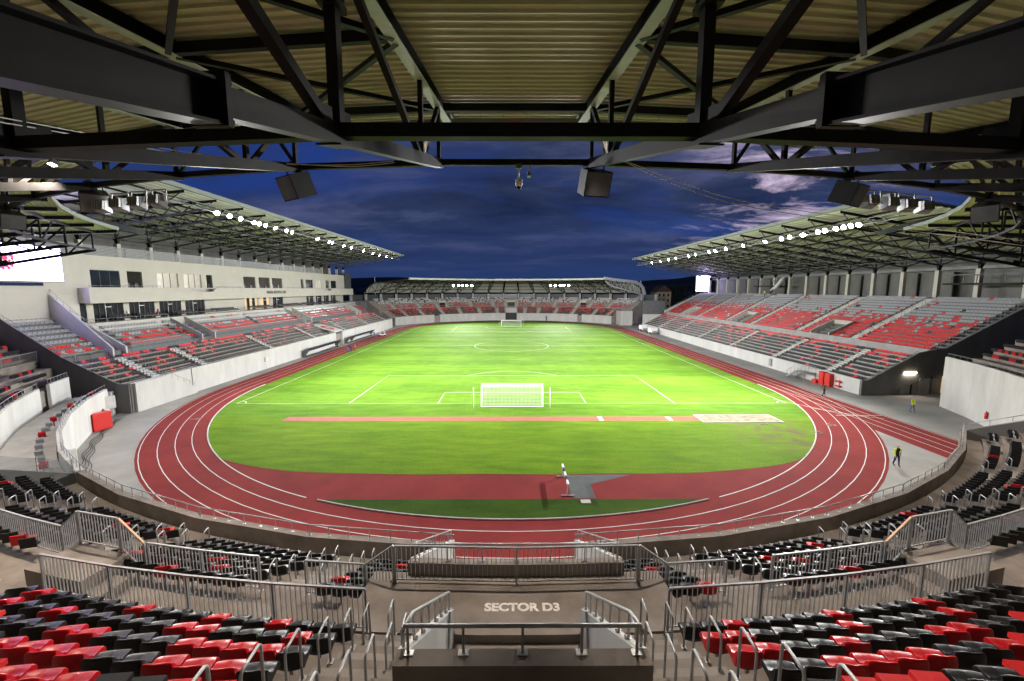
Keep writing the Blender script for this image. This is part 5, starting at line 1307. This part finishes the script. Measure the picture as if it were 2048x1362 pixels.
print('seats in mass', len(STUFF), 'hoops', len(HOOPS))
# ------------------------------------------------------------------ screens
sc = empty('video_screen', (-58.0, -54.2, 15.05)); tag(sc, 'large glowing white screen with a red crest at the left edge', 'screen'); sc['_world'] = 1
box_part(sc, 'cabinet', 'black_plastic', -58.15, -58.45, -60.6, -47.9, 14.95, 19.4); box_part(sc, 'display', 'screen_white', -58.10, -58.14, -60.5, -48.0, 15.05, 19.3)
def plate_x(root, name, mat, x, pts, t=0.012):
    return MB().prism(pts, x, x + t, 'x').build(name, mat, root)
cy0, cz0 = -54.1, 17.2
sh = [(cy0 - .92, cz0 + 1.0), (cy0 + .92, cz0 + 1.0)] + [(cy0 + .92 * cos(rad(t)), cz0 - .05 - .95 * sin(rad(t))) for t in range(0, 181, 15)]
plate_x(sc, 'crest_shield', 'screen_red', -58.09, sh)
for g in (-1, 1):                                      # crossed swords, points down, with round grips
    a, b = Vector((0, cy0 - g * .62, cz0 + .55)), Vector((0, cy0 + g * .52, cz0 - .62)); d = (b - a).normalized(); n_ = Vector((0, -d.z, d.y))
    q = [a + n_ * .07, b + n_ * .07, b + d * .2, b - n_ * .07, a - n_ * .07]; plate_x(sc, 'crest_sword', 'crest_white', -58.075 + .003 * g, [(p.y, p.z) for p in q])
    c = a + d * .22; q = [c + n_ * .26 + d * .05, c + n_ * .26 - d * .05, c - n_ * .26 - d * .05, c - n_ * .26 + d * .05]; plate_x(sc, 'crest_guard', 'crest_white', -58.06 + .003 * g, [(p.y, p.z) for p in q])
    plate_x(sc, 'crest_disc', 'crest_white', -58.05, [(cy0 + g * .66 + .14 * cos(rad(t)), cz0 - .0 + .16 * sin(rad(t))) for t in range(0, 360, 30)])
plate_x(sc, 'crest_crown', 'crest_white', -58.05, [(cy0 - .45, cz0 + .62), (cy0 + .45, cz0 + .62), (cy0 + .55, cz0 + .85), (cy0 + .25, cz0 + .75), (cy0, cz0 + .9), (cy0 - .25, cz0 + .75), (cy0 - .55, cz0 + .85)])
plate_x(sc, 'crest_disc', 'crest_white', -58.05, [(cy0 + .15 * cos(rad(t)), cz0 - .78 + .15 * sin(rad(t))) for t in range(0, 360, 30)])
box_part(lg, 'air_vent', 'cloth_navy', -58.35, -58.49, -60, -50.2, 14.45, 14.85)
sc = empty('video_screen', (68.7, 47, 12.5)); tag(sc, 'small glowing white screen at the far end of the right stand', 'screen'); sc['_world'] = 1
box_part(sc, 'cabinet', 'white_plastic', 66.0, 71.3, 47.05, 47.4, 13.2, 18.9); box_part(sc, 'display', 'screen_white', 66.2, 71.1, 47.0, 47.04, 13.4, 18.8)
for x in (66.3, 71.0): box_part(sc, 'leg', 'galvanised_dull', x - .1, x + .1, 47.1, 47.3, 12.45, 13.2)

# ------------------------------------------------------------------ dugouts, tunnel canopy and the things standing by the track
def dugout(y0, y1, label, split=None):
    o = empty('team_dugout', (-42.6, (y0 + y1) / 2, 0)); tag(o, label, 'dugout', 'team dugouts'); o['_world'] = 1
    arcp = [(-43.25 + 1.75 * (1 - cos(rad(t))), 0.1 + 1.75 * sin(rad(t)) ) for t in range(0, 96, 12)]
    arcp = [(x, min(z, 1.95)) for x, z in arcp]; arcp[-1] = (-41.35, 2.02)
    inner = [(x + .03, z - .06) for x, z in arcp][::-1]
    MB().prism(arcp + inner, y0, y1, 'y').build('canopy', 'black_plastic', o)
    for yy in ([y0, y1] if not split else [y0, split, split + .5, y1]):
        MB().prism([(-43.25, 0), (-42.2, 0), (-42.5, .5)] + [(x, z - .02) for x, z in arcp[::-1]], yy - .04, yy + .04, 'y').build('end_frame', 'steel_mid', o)
    n = int((y1 - y0 - .6) / .62)
    for i in range(n):
        yy = y0 + .4 + .62 * i
        m = MB(); m.prism([(-42.95, .42), (-42.9, .45), (-42.85, .98), (-42.98, 1.0)], yy, yy + .5, 'y'); m.box(-42.95, -42.5, yy, yy + .5, .38, .46); m.build('bench_seat', 'seat_white', o)
    box_part(o, 'bench_base', 'black_plastic', -42.95, -42.55, y0 + .3, y1 - .3, .05, .3)
    nb = int((y1 - y0) / 2)
    for i in range(1, nb):
        yy = y0 + (y1 - y0) * i / nb; m = MB()
        for a, b in zip(arcp[2:-1], arcp[3:]): m.bar((a[0] + .04, yy, a[1] - .1), (b[0] + .04, yy, b[1] - .1), .05)
        m.build('rib', 'steel_mid', o)
dugout(-17.5, -1.6, 'long dark curved dugout with white seats, nearer one by the left wall'); dugout(4.6, 23.2, 'long dark curved dugout with white seats, farther one by the left wall', 7.5)
tcn = empty('tunnel_canopy', (-44, 2, 0)); tag(tcn, 'white sloping canopy with a red emblem over the players tunnel in left stand', 'canopy'); tcn['_world'] = 1
m = MB(); m.hexa([(-43.6, -.4, 3.45), (-49.2, -.4, 5.0), (-49.2, 4.6, 5.0), (-43.6, 4.6, 3.45)], [(-43.6, -.4, 3.6), (-49.2, -.4, 5.15), (-49.2, 4.6, 5.15), (-43.6, 4.6, 3.6)]); m.build('roof_panel', 'banner', tcn)
m = MB(); ed = [(-46.4 + 1.7 * cos(rad(t)), 2.1 + 1.35 * sin(rad(t))) for t in range(0, 360, 20)]; m.add([(x, yy, 3.6 + (-43.6 - x) * 1.55 / 5.6 + .012) for x, yy in ed], [tuple(range(len(ed)))]); m.build('emblem', 'banner_red', tcn)
m = MB(); ed = [(-46.4 + .75 * cos(rad(t)), 2.1 + .6 * sin(rad(t))) for t in range(0, 360, 30)]; m.add([(x, yy, 3.6 + (-43.6 - x) * 1.55 / 5.6 + .02) for x, yy in ed], [tuple(range(len(ed)))]); m.build('emblem_centre', 'banner', tcn)
for yy in (-.35, 4.35): box_part(tcn, 'side_wall', 'concrete_grey', -43.7, -49.2, yy, yy + .2, 0, 3.44)
box_part(tcn, 'back_wall', 'concrete_dark', -48.9, -49.1, -.14, 4.34, 0, 4.9)

def cabinet(name, loc, size, mat, label, cat, rz=0, doors=1, group=None, z0=0):
    o = empty(name, loc, rz); tag(o, label, cat, group); w, d, h = size
    MB().box(-w / 2, w / 2, -d / 2, d / 2, z0, z0 + h).build('body', mat, o)
    for i in range(doors):
        a, b = -w / 2 + w * i / doors + .03, -w / 2 + w * (i + 1) / doors - .03
        dr = MB().box(a, b, d / 2, d / 2 + .025, z0 + .05, z0 + h - .05).build('door', mat, o); link('handle', MB().box(b - .1, b - .06, d / 2 + .025, d / 2 + .05, z0 + h * .45, z0 + h * .6).mesh('handle', 'galvanised'), dr)
    return o
pm('cabinet_grey', (0.55, 0.56, 0.55), .5)
cabinet('hose_cabinet', (46.05, -42.3, 0), (.95, .55, 1.95), 'cabinet_red', 'tall red cabinet by the right wall, nearer the steel stairs', 'cabinet', pi / 2, 1)
cabinet('hose_cabinet', (46.05, -43.5, 0), (1.0, .55, 1.9), 'cabinet_red', 'tall red cabinet by the right wall, nearer the dark end wall', 'cabinet', pi / 2, 1)
cabinet('equipment_box', (45.9, -41.15, 0), (.9, .6, .55), 'cabinet_red', 'low red box beside the tall red cabinets', 'box', pi / 2, 1)
rk = empty('fire_rack', (46.2, -45.1, 0)); tag(rk, 'small two-shelf red fire equipment rack on the right wall', 'rack')
for z in (.3, .95): MB().box(-.18, .18, -.4, .4, z, z + .22).build('shelf', 'cabinet_red', rk)
MB().box(.1, .15, -.05, .05, .1, 1.3).build('upright', 'cabinet_red', rk)
_a = D(-57.3); o = cabinet('hose_cabinet', PN(48.1, D(-59.4), 0), (1.5, .7, 1.75), 'cabinet_red', 'red open cabinet against the pale curved wall at left', 'cabinet', -D(-59.4) + .2, 2)
MB().box(-.85, -.4, .1, .6, .1, .7).build('lower_box', 'cabinet_red', o)
cabinet('switch_box', PN(48.48, D(-43.2), 0), (1.0, .25, 1.3), 'cabinet_grey', 'pale wall box with round sockets on the left curved wall', 'switch box', D(43.2), 1, z0=.9)
cabinet('switch_box', PN(48.48, D(-63.6), 0), (1.3, .25, 1.3), 'cabinet_grey', 'double grey wall box near the left stand corner', 'switch box', D(63.6), 2, z0=1.3)
cabinet('meter_cabinet', (-45.2, -57.0, 0), (1.0, .6, 2.6), 'cabinet_grey', 'tall white meter cabinet in the gap beside the left stand', 'cabinet', -pi / 3, 1)
cabinet('wall_box', (-43.42, -29.9, 0), (.8, .2, .8), 'cabinet_grey', 'small pale box high on the left front wall', 'wall box', -pi / 2, 1, z0=1.3)
cabinet('wall_box', (46.3, -29.4, 0), (.7, .2, 1.3), 'galvanised_dull', 'grey electrical box on the long right wall', 'wall box', pi / 2, 1, z0=.4)
def extinguisher(p, label, s=1):
    o = empty('fire_extinguisher', p); tag(o, label, 'fire extinguisher', 'fire extinguishers'); o.scale = (s,) * 3
    MB().tube([(0, 0, 0), (0, 0, .5), (0, 0, .58)], [.1, .1, .04], 10).build('bottle', 'cabinet_red', o, True); MB().tube([(0, 0, .58), (0, 0, .66)], .03, 6).build('valve', 'black_plastic', o); MB().tube([(0, 0, .62), (.12, 0, .55), (.12, 0, .2)], .015, 6).build('hose', 'rubber', o, True)
extinguisher(PN(54.0, D(63.5), .9), 'red fire extinguisher on the tall bare wall at the right', 1.2); extinguisher(PN(48.4, D(-61.8), .9), 'red fire extinguisher on the pale curved wall at left', 1.2)
m = MB(); P = []
random.seed(5)
for lane in range(4):
    pts = [PN(47.95 - .18 * lane + .12 * sin(i * 1.3 + lane), D(-39 - 1.0 * i), .03 + .02 * lane) for i in range(26)]; m.tube(pts, .028, 5)
tag(m.build('power_cable', 'rubber', None, True), 'bundle of black cables on the ground along the left curved wall', 'cable')
# steel stairs by the right wall
ss = empty('steel_stairs', (45.3, -38.6, 0)); tag(ss, 'small steel platform with stairs and railings by the right wall', 'stairs'); ss['_world'] = 1
box_part(ss, 'platform', 'galvanised', 44.6, 46.3, -40.6, -38.2, 1.25, 1.33)
for x in (44.65, 46.25):
    for yy in (-40.5, -38.3): box_part(ss, 'leg', 'galvanised', x - .04, x + .04, yy - .04, yy + .04, 0, 1.25)
for i in range(6): box_part(ss, 'tread', 'galvanised', 44.65, 46.2, -38.1 + .3 * i, -37.85 + .3 * i, 1.02 - .2 * i, 1.06 - .2 * i)
for x in (44.63, 46.27):
    MB().bar((x, -38.2, 1.2), (x, -36.3, 0), .06, .2).build('stringer', 'galvanised', ss); MB().tube([(x, -40.5, 2.3), (x, -38.2, 2.3), (x, -36.4, 1.0)], .03, 6).build('handrail', 'galvanised', ss)
    for yy, z in ((-40.5, 1.3), (-39.7, 1.3), (-38.9, 1.3), (-38.2, 1.3), (-37.3, .6), (-36.5, .1)): box_part(ss, 'baluster', 'galvanised', x - .02, x + .02, yy - .02, yy + .02, z, z + 1.0)
# doorway and gate under the right corner
gd = empty('lit_doorway', (52.5, -48.2, 0)); tag(gd, 'lit doorway with a bright strip lamp under the right stand', 'doorway'); gd['_world'] = 1
box_part(gd, 'frame', 'black_plastic', 51.7, 51.9, -48.24, -48.0, 0, 2.9); box_part(gd, 'frame', 'black_plastic', 53.4, 53.6, -48.24, -48.0, 0, 2.9); box_part(gd, 'lintel', 'black_plastic', 51.7, 53.6, -48.24, -48.0, 2.5, 2.9)
box_part(gd, 'glass', 'glass_warm', 52.1, 52.35, -48.1, -48.05, 0.05, 2.45); box_part(gd, 'glass', 'room_lit', 52.6, 53.3, -48.1, -48.05, 0.05, 2.45); box_part(gd, 'door_leaf', 'mullion', 52.36, 52.6, -48.14, -48.02, 0, 2.5)
box_part(gd, 'strip_lamp', 'lamp_warm', 51.8, 53.4, -48.9, -48.78, 3.05, 3.17)
al = bpy.data.lights.new('strip_lamp_light', 'AREA'); al.shape = 'RECTANGLE'; al.size = 1.6; al.size_y = .1; al.energy = 60; al.color = (1, .86, .7); ao = bpy.data.objects.new('strip_lamp_light', al); COL.objects.link(ao); ao.parent = gd; ao.location = Vector((52.6, -48.85, 3.0)) - gd.location
fence('gate_fence', [(53.9, -48.9, 0), (58.5, -50.8, 0)], 'tall barred gate between the right stand and the tall bare wall', .16, 2.3, grp='gate', step=2.4)
m = MB().box(56.9, 57.3, -49.2, -48.8, 0.4, 2.6); tag(m.build('lit_panel', 'glass_warm'), 'narrow warm lit panel behind the barred gate at right', 'panel')
# carts
def cart(p, label):
    o = empty('white_cart', p); tag(o, label, 'cart', 'white carts beside the far right wall')
    MB().box(-1.1, 1.1, -1.9, 1.9, .55, .75).build('chassis', 'white_paint', o); MB().prism([(-1.8, .75), (1.8, .75), (1.2, 2.0), (-1.4, 2.0)], -1.0, 1.0, 'x').build('body', 'white_paint', o)
    MB().box(-.7, .7, -2.5, -1.9, .6, 1.1).build('tow_box', 'galvanised', o)
    for x in (-1.15, 1.15):
        for yy in (-1.3, 1.3): MB().tube([(x - .12, yy, .38), (x + .12, yy, .38)], .38, 12).build('wheel', 'rubber', o)
cart((44.7, 37.6, 0), 'white cart beside the right wall, the farther of two'); cart((44.7, 28.2, 0), 'white cart beside the right wall, the nearer of two')
mk = empty('field_trolley', (-38.9, 22.2, 0)); tag(mk, 'white framed trolley on the far left of the track', 'trolley')
MB().box(-.9, .9, -.5, .5, .35, .5).build('bed', 'white_paint', mk); MB().tube([(-.8, 0, .5), (-.3, 0, 1.9), (.3, 0, 1.9), (.9, 0, .5)], .06, 6).build('frame', 'white_paint', mk); MB().tube([(-.3, 0, 1.9), (.6, 0, 2.3)], .05, 6).build('boom', 'white_paint', mk)
for x in (-.8, .8):
    for yy in (-.5, .5): MB().tube([(x, yy - .06, .22), (x, yy + .06, .22)], .22, 10).build('wheel', 'rubber', mk)
for x, yy in ((-34.5, -58.8), (33.0, -61.0), (29.8, -63.2), (26.0, -60.7)):
    m = MB()
    for k in range(7): 
        rx, ry = x + random.uniform(-.4, .4), yy + random.uniform(-.25, .25); m.bar((rx, ry, .02), (rx + random.uniform(.15, .35), ry + random.uniform(-.1, .1), .07), .16, .06)
    tag(m.build('turf_debris', 'sand'), None, None, None, 'stuff')

# ------------------------------------------------------------------ people
def person(p, heading, label, coat, legs, stride=.22, arm=.15, hair='hair_dark', coat2=None, hands='skin', lean=0.0, bag=False):
    J = {}
    V = [('pelvis', (0, 0, .95), .135), ('waist', (0, .0, 1.10), .125), ('chest', (0, lean * .5, 1.30), .155), ('collar', (0, lean, 1.46), .10), ('neck', (0, lean, 1.53), .055), ('head', (0, lean + .02, 1.64), .085), ('crown', (0, lean + .01, 1.73), .075)]
    E_ = [(0, 1), (1, 2), (2, 3), (3, 4), (4, 5), (5, 6)]
    for s, f in ((-1, 1), (1, -1)):
        n0 = len(V)
        V += [('hip', (s * .095, 0, .90), .10), ('knee', (s * .10, f * stride * .55, .50), .065), ('ankle', (s * .10, f * stride - (.10 if f < 0 else 0), .10 + (.05 if f < 0 else 0)), .045), ('toe', (s * .115, f * stride + .16, .04), .035)]
        E_ += [(0, n0), (n0, n0 + 1), (n0 + 1, n0 + 2), (n0 + 2, n0 + 3)]
        n1 = len(V)
        V += [('shoulder', (s * .19, lean, 1.42), .07), ('elbow', (s * .27, lean - f * arm * .5, 1.14), .052), ('wrist', (s * .26, lean - f * arm + .08, .90), .038), ('palm', (s * .26, lean - f * arm + .10, .82), .036), ('fingers', (s * .25, lean - f * arm + .11, .75), .018), ('thumb', (s * .235, lean - f * arm + .16, .81), .014)]
        E_ += [(3, n1), (n1, n1 + 1), (n1 + 1, n1 + 2), (n1 + 2, n1 + 3), (n1 + 3, n1 + 4), (n1 + 3, n1 + 5)]
    me = bpy.data.meshes.new('tmp'); me.from_pydata([v[1] for v in V], E_, []); o = bpy.data.objects.new('tmp', me); COL.objects.link(o)
    sk = o.modifiers.new('s', 'SKIN'); 
    lay = me.skin_vertices[0] if me.skin_vertices else None
    if lay is None: 
        bpy.context.view_layer.objects.active = o; bpy.ops.mesh.customdata_skin_add(); lay = me.skin_vertices[0]
    for i, v in enumerate(V): lay.data[i].radius = (v[2], v[2] * (.8 if v[0] in ('pelvis', 'waist', 'chest') else 1)); lay.data[i].use_root = i == 0
    sk.branch_smoothing = .6; sb = o.modifiers.new('d', 'SUBSURF'); sb.levels = 1; sb.render_levels = 1
    dgp = bpy.context.evaluated_depsgraph_get(); nm = bpy.data.meshes.new_from_object(o.evaluated_get(dgp)); bpy.data.objects.remove(o)
    for k in (coat, legs, 'skin', 'black_plastic', hair, coat2 or coat): nm.materials.append(MATS[k])
    for f in nm.polygons:
        c = f.center; f.use_smooth = True
        if c.z < .115 and abs(c.x) < .2: i = 3
        elif abs(c.x) > .19 and c.z < .90: i = 2
        elif c.z < .93 and abs(c.x) < .2: i = 1
        elif c.z < 1.52: i = 5 if coat2 and (abs(c.x) > .12 and c.z > 1.12 or abs(c.x) > .24) else 0
        elif c.z > 1.70 or (c.z > 1.60 and c.y < lean - .01): i = 4
        else: i = 2
        f.material_index = i
    q = link('person', nm, None, p, heading); tag(q, label, 'person')
    return q
person((30.65, -70.95, 0), pi * .95, 'person in black top with yellow reflective shoulders and navy trousers beside the track bend', 'cloth_black', 'cloth_navy', .12, .1, 'skin', 'hivis')
person((45.9, -56.4, 0), pi * 1.05, 'person in bright yellow jacket and blue jeans below the tall bare wall', 'hivis_yellow', 'denim', .12, .08)
person((41.25, -49.05, 0), pi * 1.6, 'person in olive jacket and black trousers walking by the red cabinets', 'cloth_olive', 'cloth_black', .34, .25)
person((-37.0, -9.2, 0), pi * .5, 'person in black, left one of three standing on the left straight', 'cloth_black', 'denim', .05)
person((-36.2, -9.9, 0), pi * .2, 'person in navy, middle one of three standing on the left straight', 'cloth_navy', 'cloth_navy', .08)
person((-35.7, -8.6, 0), -pi * .4, 'person in tan jacket, right one of three on the left straight', 'cloth_tan', 'cloth_olive', .05)
person((-40.3, 19.0, 0), pi * .9, 'person in blue clothes beyond the farther dugout', 'cloth_blue', 'cloth_blue', .1)
person((67.2, 8.3, 11.98), pi * .5, 'person in yellow vest standing high in the right stand', 'hivis_yellow', 'cloth_olive', .05)
person((68.0, 6.0, 12.4), pi * .5, 'person in dark clothes bending at the top of the right stand', 'cloth_navy', 'cloth_navy', .1, .3, lean=.25)
m = MB(); shp = [(68.2, 7.4, 13.6), (68.3, 6.7, 14.0), (68.5, 6.0, 14.3), (69.0, 5.4, 15.4), (69.4, 5.0, 16.4), (69.8, 4.6, 17.2)]
m.tube(shp, [.15, .4, .45, .5, .42, .15], 9); tag(m.build('white_sheet', 'white_plastic', None, True), 'loose white sheet hanging at the top of the right stand', 'sheet')

# ------------------------------------------------------------------ beyond the stadium
def ridge(name, y, x0, x1, hs, seed, mat='hill_dark', depth=900):
    random.seed(seed); m = MB(); n = 60; rows = 5
    for j in range(rows):
        t = j / (rows - 1)
        for i in range(n + 1):
            x = x0 + (x1 - x0) * i / n; u = i / n
            h = hs * (0.55 + .25 * sin(u * 7.1 + seed) + .16 * sin(u * 15.3 + seed * 2) + .06 * sin(u * 37 + seed * 3))
            m.v.append((x, y + depth * t, -1 + h * sin(t * pi / 2) + random.uniform(-4, 4) * (t > 0)))
    for j in range(rows - 1):
        for i in range(n): m.f.append((j * (n + 1) + i, j * (n + 1) + i + 1, (j + 1) * (n + 1) + i + 1, (j + 1) * (n + 1) + i)); m.m.append(0)
    tag(m.build(name, mat, None, True), kind='structure')
ridge('hills', 3200, -3200, 3600, 205, 1.2); ridge('hills', 1500, -1800, 2200, 66, 4.1)
def tree(p, h, w, label, seed):
    random.seed(seed); o = empty('broadleaf_tree', p); tag(o, label, 'tree', 'dark trees beyond the far right corner')
    m = MB(); m.tube([(0, 0, 0), (.1, 0, h * .3), (0, .1, h * .75)], [.35, .25, .08], 7)
    for k in range(5): a = k * 1.3; m.tube([(0, 0, h * .3 + .06 * h * k), (w * .35 * cos(a), w * .35 * sin(a), h * (.55 + .06 * k))], [.14, .04], 5)
    m.build('trunk', 'bark', o)
    m = MB()
    cl = [(random.gauss(0, w * .22), random.gauss(0, w * .22), h * random.uniform(.35, .95)) for _ in range(26)]
    for c in cl:
        rr = w * .17 * random.uniform(.7, 1.2)
        for k in range(34):
            q = Vector((random.gauss(0, 1), random.gauss(0, 1), random.gauss(0, .8))).normalized() * rr * random.uniform(.6, 1.05) + Vector(c); s_ = random.uniform(.25, .5)
            a = Vector((random.gauss(0, 1), random.gauss(0, 1), random.gauss(0, 1))).normalized() * s_; b = Vector((random.gauss(0, 1), random.gauss(0, 1), random.gauss(0, 1))).normalized() * s_
            m.add([q - a, q + b, q + a, q - b], [(0, 1, 2, 3)])
    m.build('crown', 'foliage', o)
for i, (x, yy, h, w) in enumerate(((88, 128, 15, 11), (97, 140, 18, 13), (106, 135, 14, 12), (78, 150, 17, 12), (118, 150, 19, 15), (-72, 120, 12, 9), (-80, 132, 14, 11))):
    tree((x, yy, 0), h, w, 'dark tree beyond the far %s corner, %s from the stadium' % ('right' if x > 0 else 'left', ORD[i if x > 0 else i - 5]), 40 + i)
hs = empty('beige_house', (80, 118, 0)); tag(hs, 'tall beige house behind the right end of the far stand', 'house'); hs['_world'] = 1
box_part(hs, 'wall', 'house_wall', 75.5, 83, 114, 124, 0, 12.6)
MB().prism([(75, 12.6), (83.5, 12.6), (79.3, 16.0)], 113.6, 124.4, 'y').build('roof', 'house_roof', hs)
for x in (77, 79.2, 81.5):
    for z in (1.5, 4.5, 7.5, 10.3):
        w = box_part(hs, 'window', 'glass_dark', x - .45, x + .45, 113.95, 113.99, z, z + 1.3)
fp = empty('flag_pole', (-60.5, 84, 0)); tag(fp, 'slim white pole at the left end of the far stand', 'pole')
MB().tube([(0, 0, 0), (0, 0, 19)], [.16, .09], 8).build('shaft', 'white_paint', fp); MB().tube([(0, 0, 19), (0, 0, 19.25)], .14, 8).build('finial', 'white_paint', fp)
